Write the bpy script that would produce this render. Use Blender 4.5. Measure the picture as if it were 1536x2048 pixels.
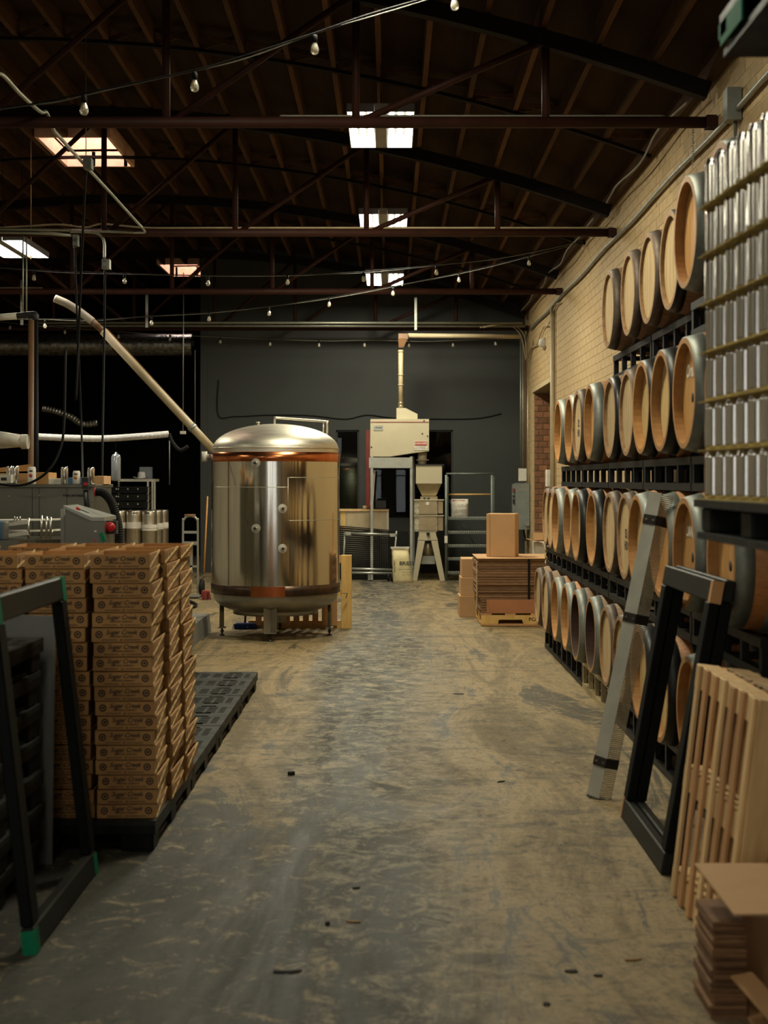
import bpy, math, random
from mathutils import Vector, Matrix

for o in list(bpy.data.objects):
    bpy.data.objects.remove(o)
SC = bpy.context.scene
COL = SC.collection
rnd = random.Random(7)
PI = math.pi

# ------------------------------------------------------------ camera
F, HC, VX, VY = 2844.0, 1.65, 780.0, 960.0       # focal length in px, eye height, vanishing point


def P(x, y, d):
    """photo pixel + known distance along the hall -> point"""
    return Vector(((x - VX) * d / F, d, HC - (y - VY) * d / F))


cam = bpy.data.cameras.new('camera')
cam.sensor_fit = 'VERTICAL'
cam.sensor_height = 36.0
cam.lens = F / 2048 * 36.0
cam.shift_x = -(VX - 768) / 2048
cam.shift_y = -(1024 - VY) / 2048
cam.clip_end = 200
cam.dof.use_dof = True
cam.dof.focus_distance = 13.0
cam.dof.aperture_fstop = 3.2
camo = bpy.data.objects.new('camera', cam)
COL.objects.link(camo)
camo.location = (0, 0, HC)
camo.rotation_euler = (PI / 2, 0, 0)
SC.camera = camo

# ------------------------------------------------------------ world, exposure, daylight level
w = bpy.data.worlds.new('world')
SC.world = w
w.use_nodes = True
w.node_tree.nodes['Background'].inputs[0].default_value = (0.55, 0.6, 0.7, 1)
w.node_tree.nodes['Background'].inputs[1].default_value = 0.0
SC.view_settings.view_transform = 'Standard'
SC.view_settings.look = 'None'
SC.view_settings.gamma = 1
SC.view_settings.use_curve_mapping = False
SC.view_settings.exposure = -0.08
LAMP_W = 185.0                    # watts of each ceiling fixture
LAMP_COL = (1.0, 0.935, 0.70)

# ------------------------------------------------------------ materials
MATS = {}


def nodes_of(name):
    m = bpy.data.materials.new(name)
    m.use_nodes = True
    nt = m.node_tree
    b = nt.nodes['Principled BSDF']
    MATS[name] = m
    return m, nt, b


def N(nt, t, **kw):
    n = nt.nodes.new(t)
    for k, v in kw.items():
        if k.startswith('i_'):
            n.inputs[k[2:].replace('_', ' ')].default_value = v
        else:
            setattr(n, k, v)
    return n


def mix(nt, fac, a, b, mode='MIX'):
    n = nt.nodes.new('ShaderNodeMix')
    n.data_type = 'RGBA'
    n.blend_type = mode
    for sock, val in ((n.inputs[0], fac), (n.inputs[6], a), (n.inputs[7], b)):
        if hasattr(val, 'is_output'):
            nt.links.new(val, sock)
        elif isinstance(val, (tuple, list)):
            sock.default_value = (*val[:3], 1)
        else:
            sock.default_value = val
    return n.outputs[2]


def ramp(nt, src, lo, hi, a=0.0, b=1.0):
    n = nt.nodes.new('ShaderNodeMapRange')
    n.inputs[1].default_value = lo
    n.inputs[2].default_value = hi
    n.inputs[3].default_value = a
    n.inputs[4].default_value = b
    nt.links.new(src, n.inputs[0])
    return n.outputs[0]


def coords(nt, stretch=(1, 1, 1), kind='Object'):
    tc = nt.nodes.new('ShaderNodeTexCoord')
    mp = nt.nodes.new('ShaderNodeMapping')
    mp.inputs['Scale'].default_value = stretch
    nt.links.new(tc.outputs[kind], mp.inputs[0])
    return mp.outputs[0]


def noise(nt, vec, scale, detail=4, rough=0.6, dist=0.0):
    n = nt.nodes.new('ShaderNodeTexNoise')
    n.inputs['Scale'].default_value = scale
    n.inputs['Detail'].default_value = detail
    n.inputs['Roughness'].default_value = rough
    n.inputs['Distortion'].default_value = dist
    nt.links.new(vec, n.inputs['Vector'])
    return n.outputs['Fac']


def mat(name, c, rough=0.6, metal=0.0, c2=None, scale=6.0, stretch=(1, 1, 1), bump=0.0, per=0.0, lo=0.35, hi=0.7,
        rvar=0.0, spec=None):
    """general procedural material: two colours mixed by noise, per-object value shift, bump, roughness wear"""
    m, nt, b = nodes_of(name)
    c2 = c2 or tuple(x * 0.72 for x in c)
    v = coords(nt, stretch)
    if per:
        oi = nt.nodes.new('ShaderNodeObjectInfo')
        add = N(nt, 'ShaderNodeVectorMath', operation='ADD')
        sc = N(nt, 'ShaderNodeVectorMath', operation='SCALE')
        comb = nt.nodes.new('ShaderNodeCombineXYZ')
        for i in range(3):
            nt.links.new(oi.outputs['Random'], comb.inputs[i])
        sc.inputs['Scale'].default_value = 37.0
        nt.links.new(comb.outputs[0], sc.inputs[0])
        nt.links.new(v, add.inputs[0])
        nt.links.new(sc.outputs[0], add.inputs[1])
        v = add.outputs[0]
    nz = noise(nt, v, scale)
    col = mix(nt, ramp(nt, nz, lo, hi), c, c2)
    if per:
        col = mix(nt, 1.0, col, (1, 1, 1), 'MULTIPLY')
        mul = col.node
        cr = nt.nodes.new('ShaderNodeCombineColor')
        pr = ramp(nt, oi.outputs['Random'], 0, 1, 1 - per, 1 + per * 0.6)
        for i in range(3):
            nt.links.new(pr, cr.inputs[i])
        nt.links.new(cr.outputs[0], mul.inputs[7])
    nt.links.new(col, b.inputs['Base Color'])
    b.inputs['Metallic'].default_value = metal
    b.inputs['Roughness'].default_value = rough
    if spec is not None:
        b.inputs['Specular IOR Level'].default_value = spec
    if rvar:
        nt.links.new(ramp(nt, nz, 0.3, 0.7, max(0.03, rough - rvar), min(1, rough + rvar)), b.inputs['Roughness'])
    if bump:
        bp = nt.nodes.new('ShaderNodeBump')
        bp.inputs['Strength'].default_value = bump
        bp.inputs['Distance'].default_value = 0.01
        nt.links.new(nz, bp.inputs['Height'])
        nt.links.new(bp.outputs[0], b.inputs['Normal'])
    return m


def emit(name, c, s):
    m, nt, b = nodes_of(name)
    b.inputs['Base Color'].default_value = (0.8, 0.8, 0.8, 1)
    b.inputs['Emission Color'].default_value = (*c, 1)
    b.inputs['Emission Strength'].default_value = s
    return m


def glass(name, c=(1, 1, 1), rough=0.02, ior=1.45):
    m, nt, b = nodes_of(name)
    b.inputs['Base Color'].default_value = (*c, 1)
    b.inputs['Roughness'].default_value = rough
    b.inputs['Transmission Weight'].default_value = 1.0
    b.inputs['IOR'].default_value = ior
    return m


# -- setting
def floor_mat():
    m, nt, b = nodes_of('concrete_floor')
    v = coords(nt)
    vs = coords(nt, (1.0, 0.20, 1.0))               # wear streaks follow the traffic along the hall
    vx = coords(nt, (0.30, 1.0, 1.0))               # scuffs dragged across it
    big = noise(nt, vs, 0.8, 4, 0.6, 0.5)
    mid = noise(nt, vs, 1.7, 9, 0.76, 0.8)
    drag = noise(nt, vx, 3.2, 8, 0.75, 0.8)
    fine = noise(nt, v, 26.0, 8, 0.85)
    spk = noise(nt, v, 6.5, 12, 0.86, 0.7)
    sep = nt.nodes.new('ShaderNodeSeparateXYZ')
    nt.links.new(v, sep.inputs[0])
    tan = mix(nt, ramp(nt, mid, 0.43, 0.57), (0.310, 0.222, 0.102), (0.150, 0.113, 0.060))
    tan = mix(nt, ramp(nt, drag, 0.53, 0.60, 0.0, 0.7), tan, (0.075, 0.062, 0.040))
    # tyre-darkened lane in the middle of the aisle, wobbling
    addx = N(nt, 'ShaderNodeMath', operation='ADD')
    nt.links.new(sep.outputs[0], addx.inputs[0])
    nt.links.new(ramp(nt, big, 0.25, 0.75, -0.40, 0.70), addx.inputs[1])
    ab = N(nt, 'ShaderNodeMath', operation='ABSOLUTE')
    nt.links.new(addx.outputs[0], ab.inputs[0])
    lane = ramp(nt, ab.outputs[0], 0.22, 0.66, 0.95, 0.0)
    grey = mix(nt, ramp(nt, spk, 0.465, 0.525), (0.180, 0.162, 0.118), (0.030, 0.029, 0.025))
    col = mix(nt, lane, tan, grey)
    # darker towards the viewer on the left of the floor, breaking up into islands
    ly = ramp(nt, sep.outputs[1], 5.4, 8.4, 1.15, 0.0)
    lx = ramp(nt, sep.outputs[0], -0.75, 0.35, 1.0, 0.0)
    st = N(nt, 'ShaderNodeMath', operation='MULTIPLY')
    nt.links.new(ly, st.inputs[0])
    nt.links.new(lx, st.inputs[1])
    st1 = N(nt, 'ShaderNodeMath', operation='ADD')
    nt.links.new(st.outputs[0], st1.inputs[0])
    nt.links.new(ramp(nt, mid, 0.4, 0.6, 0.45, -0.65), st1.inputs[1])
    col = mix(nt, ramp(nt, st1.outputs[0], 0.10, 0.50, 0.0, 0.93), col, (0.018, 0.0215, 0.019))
    # rubber specks and pale worn patches
    col = mix(nt, ramp(nt, spk, 0.545, 0.60, 0.0, 0.85), col, (0.040, 0.036, 0.028))
    col = mix(nt, ramp(nt, spk, 0.455, 0.40, 0.0, 0.75), col, (0.30, 0.23, 0.125))
    col = mix(nt, ramp(nt, fine, 0.50, 0.60, 0.0, 0.6), col, (0.05, 0.042, 0.028))
    nt.links.new(col, b.inputs['Base Color'])
    nt.links.new(ramp(nt, mid, 0.35, 0.65, 0.50, 0.80), b.inputs['Roughness'])
    b.inputs['Specular IOR Level'].default_value = 0.25
    bp = nt.nodes.new('ShaderNodeBump')
    bp.inputs['Strength'].default_value = 0.3
    bp.inputs['Distance'].default_value = 0.006
    nt.links.new(spk, bp.inputs['Height'])
    nt.links.new(bp.outputs[0], b.inputs['Normal'])


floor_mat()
mat('brick_tan', (0.47, 0.335, 0.170), 0.75, c2=(0.40, 0.275, 0.130), scale=9, bump=0.35, per=0.22)
mat('brick_red', (0.30, 0.13, 0.055), 0.8, c2=(0.20, 0.08, 0.035), scale=14, bump=0.4, per=0.35)
mat('mortar', (0.52, 0.40, 0.22), 0.9, scale=20, bump=0.3)
mat('mortar_red', (0.33, 0.26, 0.16), 0.9, scale=20, bump=0.3)
mat('wall_grey', (0.029, 0.033, 0.030), 0.6, c2=(0.024, 0.027, 0.025), scale=1.2, bump=0.03)
mat('wall_black', (0.006, 0.006, 0.006), 0.9, spec=0.1)
mat('wall_cream', (0.50, 0.46, 0.38), 0.7, scale=1.0)
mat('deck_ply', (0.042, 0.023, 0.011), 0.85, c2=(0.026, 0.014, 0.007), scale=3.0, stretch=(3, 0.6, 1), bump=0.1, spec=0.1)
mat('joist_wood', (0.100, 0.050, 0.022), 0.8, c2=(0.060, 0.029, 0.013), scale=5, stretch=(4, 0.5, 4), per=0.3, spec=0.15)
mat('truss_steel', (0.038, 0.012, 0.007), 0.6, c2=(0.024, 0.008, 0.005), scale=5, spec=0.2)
mat('truss_dark', (0.008, 0.005, 0.004), 0.7, spec=0.15)
mat('shaft_wood', (0.75, 0.48, 0.36), 0.8, c2=(0.6, 0.36, 0.26), scale=5)
emit('sky_pane', (1.0, 0.93, 0.88), 16.0)
emit('assumed_daylight_pane', (0.97, 0.98, 1.0), 2.6)  # glow of the assumed front windows, unseen behind the viewer
emit('tube_glow', (1.0, 0.95, 0.85), 14.0)
mat('lamp_white', (0.35, 0.34, 0.31), 0.5)
mat('lamp_reflector', (0.75, 0.74, 0.70), 0.25, 0.9)
# -- wood and barrels
mat('stave_orange', (0.43, 0.190, 0.055), 0.55, c2=(0.27, 0.105, 0.028), scale=7, stretch=(0.6, 9, 9), per=0.22, bump=0.08)
mat('stave_brown', (0.26, 0.150, 0.068), 0.65, c2=(0.15, 0.078, 0.034), scale=7, stretch=(0.6, 9, 9), per=0.25, bump=0.1)
mat('chime_orange', (0.40, 0.205, 0.062), 0.6, c2=(0.30, 0.135, 0.036), scale=16, per=0.15)
mat('chime_brown', (0.36, 0.21, 0.09), 0.7, c2=(0.20, 0.105, 0.045), scale=16, per=0.2)
mat('head_pale', (0.60, 0.430, 0.190), 0.6, c2=(0.50, 0.335, 0.13), scale=5, stretch=(4, 14, 0.5), per=0.18, bump=0.06)
mat('head_orange', (0.56, 0.30, 0.095), 0.55, c2=(0.44, 0.215, 0.06), scale=5, stretch=(4, 14, 0.5), per=0.2, bump=0.06)
mat('head_old', (0.55, 0.40, 0.19), 0.75, c2=(0.30, 0.19, 0.08), scale=6, stretch=(4, 12, 0.5), per=0.2, bump=0.12)
mat('barrel_inside', (0.045, 0.018, 0.010), 0.8)
mat('hoop_grey', (0.27, 0.285, 0.25), 0.55, 0.55, c2=(0.18, 0.195, 0.175), scale=8, rvar=0.12)
mat('hoop_black', (0.030, 0.032, 0.031), 0.45, 0.6, scale=8, rvar=0.1)
mat('hoop_brown', (0.145, 0.110, 0.082), 0.6, 0.5, c2=(0.085, 0.062, 0.046), scale=9, rvar=0.1)
mat('chalk', (0.75, 0.68, 0.55), 0.9)
mat('bung', (0.035, 0.022, 0.012), 0.8)
mat('rack_black', (0.007, 0.0075, 0.0075), 0.5, 0.1, scale=10, spec=0.3)
mat('rack_cream', (0.42, 0.33, 0.16), 0.6, scale=8)
mat('wood_pale', (0.66, 0.45, 0.22), 0.7, c2=(0.50, 0.31, 0.13), scale=5, stretch=(6, 6, 0.6), per=0.16, bump=0.1)
mat('wood_tan', (0.50, 0.27, 0.11), 0.7, c2=(0.38, 0.19, 0.07), scale=5, stretch=(6, 6, 0.6), per=0.2, bump=0.1)
mat('wood_old', (0.38, 0.25, 0.11), 0.8, c2=(0.19, 0.115, 0.05), scale=6, stretch=(2, 2, 2), per=0.2, bump=0.2)
mat('wood_yellow', (0.60, 0.38, 0.12), 0.7, c2=(0.46, 0.27, 0.075), scale=6, stretch=(3, 3, 0.8), per=0.15, bump=0.1)
# -- cardboard
mat('kraft', (0.44, 0.235, 0.080), 0.8, c2=(0.38, 0.195, 0.064), scale=4, per=0.14)
mat('kraft_edge', (0.80, 0.58, 0.24), 0.85)
mat('kraft_box', (0.47, 0.275, 0.125), 0.75, c2=(0.42, 0.24, 0.105), scale=3, per=0.1)
mat('kraft_flat', (0.22, 0.115, 0.050), 0.85, c2=(0.13, 0.064, 0.027), scale=6, stretch=(2, 2, 20), per=0.3)
mat('kraft_red', (0.36, 0.145, 0.055), 0.7, scale=3)
mat('ink', (0.018, 0.014, 0.013), 0.8)
mat('ink_red', (0.42, 0.03, 0.02), 0.7)
mat('paper_white', (0.66, 0.63, 0.55), 0.8)
# -- metals and plastics
mat('plastic_black', (0.006, 0.0065, 0.006), 0.5, c2=(0.012, 0.0125, 0.011), scale=6, per=0.2, rvar=0.1, spec=0.12)
mat('plastic_dust', (0.026, 0.027, 0.022), 0.6, c2=(0.010, 0.0105, 0.009), scale=5, per=0.15, rvar=0.1, spec=0.2)
mat('frame_black', (0.004, 0.0045, 0.0045), 0.6, c2=(0.006, 0.0065, 0.006), scale=5, spec=0.1)
mat('frame_grey', (0.013, 0.0135, 0.012), 0.5, c2=(0.018, 0.018, 0.0155), scale=5, spec=0.15)
mat('tape_green', (0.006, 0.17, 0.08), 0.75, scale=10, spec=0.15)
mat('sheet_grey', (0.17, 0.172, 0.155), 0.6, scale=2)
mat('sheet_yellow', (0.60, 0.46, 0.135), 0.75, c2=(0.50, 0.37, 0.10), scale=5)
mat('can_silver', (0.74, 0.71, 0.65), 0.19, 1.0, c2=(0.58, 0.55, 0.51), scale=3, stretch=(1, 1, 0.2), rvar=0.03)
mat('guard_grey', (0.40, 0.395, 0.33), 0.5, 0.1, c2=(0.29, 0.285, 0.245), scale=5)
mat('guard_perf', (0.50, 0.43, 0.28), 0.5, 0.15, scale=12)
mat('strap_dark', (0.045, 0.042, 0.036), 0.45, 0.6)
mat('screw', (0.55, 0.52, 0.45), 0.3, 1.0)
mat('galv', (0.36, 0.37, 0.33), 0.45, 0.75, c2=(0.28, 0.29, 0.26), scale=6, rvar=0.1)
mat('conduit', (0.42, 0.43, 0.35), 0.42, 0.65, scale=5)
mat('pipe_beige', (0.42, 0.345, 0.215), 0.5, c2=(0.33, 0.26, 0.15), scale=5)
mat('pipe_white', (0.58, 0.55, 0.46), 0.5, scale=5)
mat('pipe_brown', (0.17, 0.085, 0.035), 0.5, scale=4)
mat('mill_beige', (0.43, 0.385, 0.265), 0.5, c2=(0.40, 0.355, 0.24), scale=3)
mat('mill_steel', (0.46, 0.39, 0.26), 0.35, 0.8, c2=(0.36, 0.30, 0.19), scale=4)
mat('mill_edge', (0.42, 0.39, 0.29), 0.5)
mat('stand_grey', (0.34, 0.345, 0.31), 0.5, 0.2)
mat('ladder_grey', (0.13, 0.15, 0.135), 0.5, 0.2)
mat('tread_bright', (0.62, 0.62, 0.52), 0.5, 0.4)
mat('panel_grey', (0.205, 0.225, 0.205), 0.5)
mat('dark_box', (0.012, 0.012, 0.012), 0.5)
mat('red_paint', (0.22, 0.028, 0.022), 0.5)
mat('red_button', (0.48, 0.012, 0.018), 0.35)
mat('sack_white', (0.56, 0.53, 0.45), 0.75, c2=(0.48, 0.45, 0.38), scale=8, bump=0.35)
mat('sack_cream', (0.62, 0.54, 0.31), 0.75, c2=(0.55, 0.47, 0.26), scale=8, bump=0.35)
mat('foil', (0.36, 0.36, 0.34), 0.25, 0.9, c2=(0.10, 0.10, 0.10), scale=14, bump=1.0)
mat('foam_white', (0.62, 0.62, 0.62), 0.7, c2=(0.46, 0.46, 0.47), scale=30, bump=0.8)
mat('cable_black', (0.006, 0.006, 0.006), 0.6, spec=0.12)
mat('cable_grey', (0.18, 0.17, 0.13), 0.5)
mat('cable_cream', (0.42, 0.33, 0.19), 0.6)
mat('rubber', (0.007, 0.007, 0.007), 0.7, spec=0.2)
mat('blue_bristle', (0.010, 0.035, 0.16), 0.7)
mat('blue_box', (0.05, 0.12, 0.24), 0.6)
mat('orange_pole', (0.45, 0.19, 0.03), 0.5)
mat('concrete_kerb', (0.17, 0.165, 0.135), 0.8, c2=(0.11, 0.105, 0.09), scale=6, bump=0.3)
mat('rope', (0.48, 0.35, 0.16), 0.9, scale=40, bump=0.6)
mat('machine_steel', (0.21, 0.205, 0.165), 0.34, 0.85, c2=(0.165, 0.16, 0.13), scale=2, rvar=0.08)
mat('keg_steel', (0.50, 0.46, 0.38), 0.3, 0.95, c2=(0.42, 0.38, 0.31), scale=4, rvar=0.06)
mat('hat_white', (0.66, 0.65, 0.62), 0.9)
mat('leaf', (0.26, 0.14, 0.04), 0.8)
mat('debris', (0.018, 0.015, 0.011), 0.9)


def thin_glass(name, tint, gloss, rough, frost=0.0):
    m, nt, b = nodes_of(name)
    out = nt.nodes['Material Output']
    tr = nt.nodes.new('ShaderNodeBsdfTransparent')
    tr.inputs[0].default_value = (*tint, 1)
    gl = nt.nodes.new('ShaderNodeBsdfGlossy')
    gl.inputs['Roughness'].default_value = rough
    mx = nt.nodes.new('ShaderNodeMixShader')
    lw = nt.nodes.new('ShaderNodeLayerWeight')
    lw.inputs[0].default_value = 0.15
    nt.links.new(ramp(nt, lw.outputs['Fresnel'], 0, 1, gloss, 1.0), mx.inputs[0])
    nt.links.new(tr.outputs[0], mx.inputs[1])
    nt.links.new(gl.outputs[0], mx.inputs[2])
    res = mx.outputs[0]
    if frost:
        b.inputs['Base Color'].default_value = (0.8, 0.76, 0.66, 1)
        m2 = nt.nodes.new('ShaderNodeMixShader')
        m2.inputs[0].default_value = frost
        nt.links.new(res, m2.inputs[1])
        nt.links.new(b.outputs[0], m2.inputs[2])
        res = m2.outputs[0]
    nt.links.new(res, out.inputs['Surface'])


thin_glass('bulb_glass', (0.95, 0.93, 0.86), 0.10, 0.05, 0.22)
thin_glass('pane_glass', (0.8, 0.84, 0.82), 0.008, 0.01)
mat('clear_plastic', (0.30, 0.33, 0.38), 0.15, 0.4)
mat('filament', (0.55, 0.42, 0.15), 0.4, 0.8)


def tank_mat():
    m, nt, b = nodes_of('tank_steel')
    v = coords(nt, (1, 1, 0.06))
    nz = noise(nt, v, 5.0, 3, 0.5)
    v2 = coords(nt, (1, 1, 0.9))
    n2 = noise(nt, v2, 2.2, 2, 0.4)
    nt.links.new(mix(nt, nz, (0.60, 0.575, 0.49), (0.70, 0.67, 0.58)), b.inputs['Base Color'])
    b.inputs['Metallic'].default_value = 1.0
    nt.links.new(ramp(nt, nz, 0.3, 0.7, 0.08, 0.15), b.inputs['Roughness'])
    bp = nt.nodes.new('ShaderNodeBump')
    bp.inputs['Strength'].default_value = 0.35
    bp.inputs['Distance'].default_value = 0.012
    nt.links.new(mix(nt, 0.35, nz, n2), bp.inputs['Height'])
    nt.links.new(bp.outputs[0], b.inputs['Normal'])


tank_mat()
mat('tank_brushed', (0.66, 0.625, 0.52), 0.46, 1.0, c2=(0.50, 0.47, 0.39), scale=4, stretch=(1, 1, 12))
mat('copper', (0.62, 0.215, 0.085), 0.22, 1.0, c2=(0.50, 0.15, 0.055), scale=5, stretch=(1, 1, 0.2), rvar=0.05)
mat('copper_dark', (0.11, 0.065, 0.042), 0.4, 0.9, c2=(0.045, 0.034, 0.026), scale=12, stretch=(1, 1, 0.3))
mat('tank_leg', (0.36, 0.34, 0.285), 0.4, 0.9, scale=4)


# ------------------------------------------------------------ mesh builder
class MB:
    def __init__(s):
        s.v, s.f, s.m, s.s = [], [], [], []

    def add(s, vs, fs, m=0, smooth=False):
        o = len(s.v)
        s.v += [tuple(v) for v in vs]
        s.f += [tuple(i + o for i in f) for f in fs]
        s.m += [m] * len(fs)
        s.s += [smooth] * len(fs)
        return s

    BF = [(0, 3, 2, 1), (4, 5, 6, 7), (0, 1, 5, 4), (1, 2, 6, 5), (2, 3, 7, 6), (3, 0, 4, 7)]

    def box(s, x0, x1, y0, y1, z0, z1, m=0):
        return s.add([(x0, y0, z0), (x1, y0, z0), (x1, y1, z0), (x0, y1, z0),
                      (x0, y0, z1), (x1, y0, z1), (x1, y1, z1), (x0, y1, z1)], MB.BF, m)

    def prect(s, x0, y0, x1, y1, d, depth, m=0):
        """box whose front face covers a pixel rectangle at distance d"""
        a, b = P(x0, y1, d), P(x1, y0, d)
        return s.box(a.x, b.x, d, d + depth, a.z, b.z, m)

    def cbox(s, x0, x1, y0, y1, z0, z1, c=0.005, m=0):
        """box with chamfered vertical and top edges"""
        def ring(i, z):
            return [(x0 + i + c, y0 + i, z), (x1 - i - c, y0 + i, z), (x1 - i, y0 + i + c, z), (x1 - i, y1 - i - c, z),
                    (x1 - i - c, y1 - i, z), (x0 + i + c, y1 - i, z), (x0 + i, y1 - i - c, z), (x0 + i, y0 + i + c, z)]
        r = [ring(c, z0), ring(0, z0 + c), ring(0, z1 - c), ring(c, z1)]
        vs = sum(r, [])
        fs = [tuple(range(7, -1, -1)), tuple(range(24, 32))]
        for k in range(3):
            for i in range(8):
                j = (i + 1) % 8
                fs.append((k * 8 + i, k * 8 + j, k * 8 + 8 + j, k * 8 + 8 + i))
        return s.add(vs, fs, m)

    def obox(s, c, size, R=None, m=0):
        hx, hy, hz = size[0] / 2, size[1] / 2, size[2] / 2
        vs = [Vector(q) for q in ((-hx, -hy, -hz), (hx, -hy, -hz), (hx, hy, -hz), (-hx, hy, -hz),
                                  (-hx, -hy, hz), (hx, -hy, hz), (hx, hy, hz), (-hx, hy, hz))]
        if R is not None:
            vs = [R @ v for v in vs]
        c = Vector(c)
        return s.add([v + c for v in vs], MB.BF, m)

    def beam(s, a, b, w, h, m=0, up=(0, 0, 1)):
        a, b = Vector(a), Vector(b)
        d = (b - a)
        L = d.length
        d.normalize()
        up = Vector(up)
        if abs(d.dot(up)) > 0.98:
            up = Vector((0, 1, 0))
        sd = d.cross(up).normalized()
        u2 = sd.cross(d)
        R = Matrix((sd, d, u2)).transposed()
        return s.obox((a + b) / 2, (w, L, h), R, m)

    def tube(s, pts, r, n=8, m=0, cap=True, smooth=True, close=False):
        pts = [Vector(p) for p in pts]
        k = len(pts)
        t0 = (pts[1] - pts[0]).normalized()
        up = Vector((0, 0, 1)) if abs(t0.z) < 0.9 else Vector((1, 0, 0))
        nrm = t0.cross(up).normalized()
        vs = []
        for i, p in enumerate(pts):
            t = (pts[min(i + 1, k - 1)] - pts[max(i - 1, 0)])
            if t.length < 1e-9:
                t = t0.copy()
            t.normalize()
            nrm = (nrm - t * nrm.dot(t))
            if nrm.length < 1e-6:
                nrm = t.orthogonal()
            nrm.normalize()
            bn = t.cross(nrm)
            ri = r[i] if isinstance(r, (list, tuple)) else r
            for j in range(n):
                a = 2 * PI * j / n
                vs.append(p + nrm * math.cos(a) * ri + bn * math.sin(a) * ri)
        fs = []
        for i in range(k - 1):
            for j in range(n):
                j2 = (j + 1) % n
                fs.append((i * n + j, i * n + j2, (i + 1) * n + j2, (i + 1) * n + j))
        s.add(vs, fs, m, smooth)
        if cap:
            o = len(s.v) - k * n
            s.f += [tuple(o + j for j in range(n - 1, -1, -1)), tuple(o + (k - 1) * n + j for j in range(n))]
            s.m += [m, m]
            s.s += [False, False]
        return s

    def lathe(s, prof, n=24, axis='Z', c=(0, 0, 0), m=0, smooth=True, a0=0.0, a1=2 * PI):
        cx, cy, cz = c
        full = abs(a1 - a0 - 2 * PI) < 1e-6
        nn = n if full else n + 1
        vs = []
        for r, h in prof:
            for j in range(nn):
                a = a0 + (a1 - a0) * j / n
                u, v = r * math.cos(a), r * math.sin(a)
                if axis == 'Z':
                    vs.append((cx + u, cy + v, cz + h))
                elif axis == 'X':
                    vs.append((cx + h, cy + u, cz + v))
                else:
                    vs.append((cx + u, cy + h, cz + v))
        fs = []
        for i in range(len(prof) - 1):
            for j in range(n):
                j2 = (j + 1) % nn
                fs.append((i * nn + j, i * nn + j2, (i + 1) * nn + j2, (i + 1) * nn + j))
        return s.add(vs, fs, m, smooth)

    def prism(s, poly, axis, t0, t1, m=0):
        n = len(poly)

        def pt(p, t):
            return {'X': (t, p[0], p[1]), 'Y': (p[0], t, p[1]), 'Z': (p[0], p[1], t)}[axis]
        vs = [pt(p, t0) for p in poly] + [pt(p, t1) for p in poly]
        fs = [tuple(range(n)), tuple(range(2 * n - 1, n - 1, -1))]
        fs += [(i, n + i, n + (i + 1) % n, (i + 1) % n) for i in range(n)]
        return s.add(vs, fs, m)

    def hull(s, a, b, m=0):
        """loft between two quads"""
        vs = list(a) + list(b)
        n = len(a)
        fs = [tuple(range(n - 1, -1, -1)), tuple(range(n, 2 * n))]
        fs += [(i, (i + 1) % n, n + (i + 1) % n, n + i) for i in range(n)]
        return s.add(vs, fs, m)

    def plate(s, nx, ny, cu, cv, hole, fn, t, m=0):
        """perforated plate of nx*ny cells; hole(i,j) leaves a cell open; fn(u,v,w) places a point"""
        for j in range(ny):
            i = 0
            while i < nx:
                if hole(i, j):
                    for (ua, va, ub, vb, ni, nj) in ((i, j, i, j + 1, i - 1, j), (i + 1, j, i + 1, j + 1, i + 1, j),
                                                     (i, j, i + 1, j, i, j - 1), (i, j + 1, i + 1, j + 1, i, j + 1)):
                        if 0 <= ni < nx and 0 <= nj < ny and hole(ni, nj):
                            continue
                        s.add([fn(ua * cu, va * cv, 0), fn(ub * cu, vb * cv, 0), fn(ub * cu, vb * cv, -t),
                               fn(ua * cu, va * cv, -t)], [(0, 1, 2, 3)], m)
                    i += 1
                    continue
                k = i
                while k < nx and not hole(k, j):
                    k += 1
                for w0 in (0, -t):
                    s.add([fn(i * cu, j * cv, w0), fn(k * cu, j * cv, w0), fn(k * cu, (j + 1) * cv, w0),
                           fn(i * cu, (j + 1) * cv, w0)], [(0, 1, 2, 3)], m)
                i = k
        W, H = nx * cu, ny * cv
        for (a, b) in (((0, 0), (W, 0)), ((W, 0), (W, H)), ((W, H), (0, H)), ((0, H), (0, 0))):
            s.add([fn(*a, 0), fn(*b, 0), fn(*b, -t), fn(*a, -t)], [(0, 1, 2, 3)], m)
        return s

    def mesh(s, name, mats, off=(0, 0, 0)):
        me = bpy.data.meshes.new(name)
        ox, oy, oz = off
        me.from_pydata([(x - ox, y - oy, z - oz) for x, y, z in s.v], [], s.f)
        for mm in (mats if isinstance(mats, (list, tuple)) else [mats]):
            me.materials.append(MATS[mm])
        me.polygons.foreach_set('material_index', s.m)
        me.polygons.foreach_set('use_smooth', s.s)
        me.update()
        return me

    def build(s, name, mats, parent=None, local=False):
        """world-space vertices -> object (child of parent, or a thing of its own with its origin at the base)"""
        if parent is not None:
            off = (0, 0, 0) if local else world_loc(parent)
        elif local:
            off = (0, 0, 0)
        else:
            xs, ys, zs = zip(*s.v)
            off = ((min(xs) + max(xs)) / 2, (min(ys) + max(ys)) / 2, min(zs))
        o = bpy.data.objects.new(name, s.mesh(name, mats, off))
        COL.objects.link(o)
        if parent is not None:
            o.parent = parent
        else:
            o.location = off
        return o


def world_loc(o):
    v = Vector(o.location)
    while o.parent:
        o = o.parent
        v = v + Vector(o.location)
    return v


def tag(o, label=None, cat=None, group=None, kind=None):
    if label:
        o['label'] = label
    if cat:
        o['category'] = cat
    if group:
        o['group'] = group
    if kind:
        o['kind'] = kind
    return o


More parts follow.
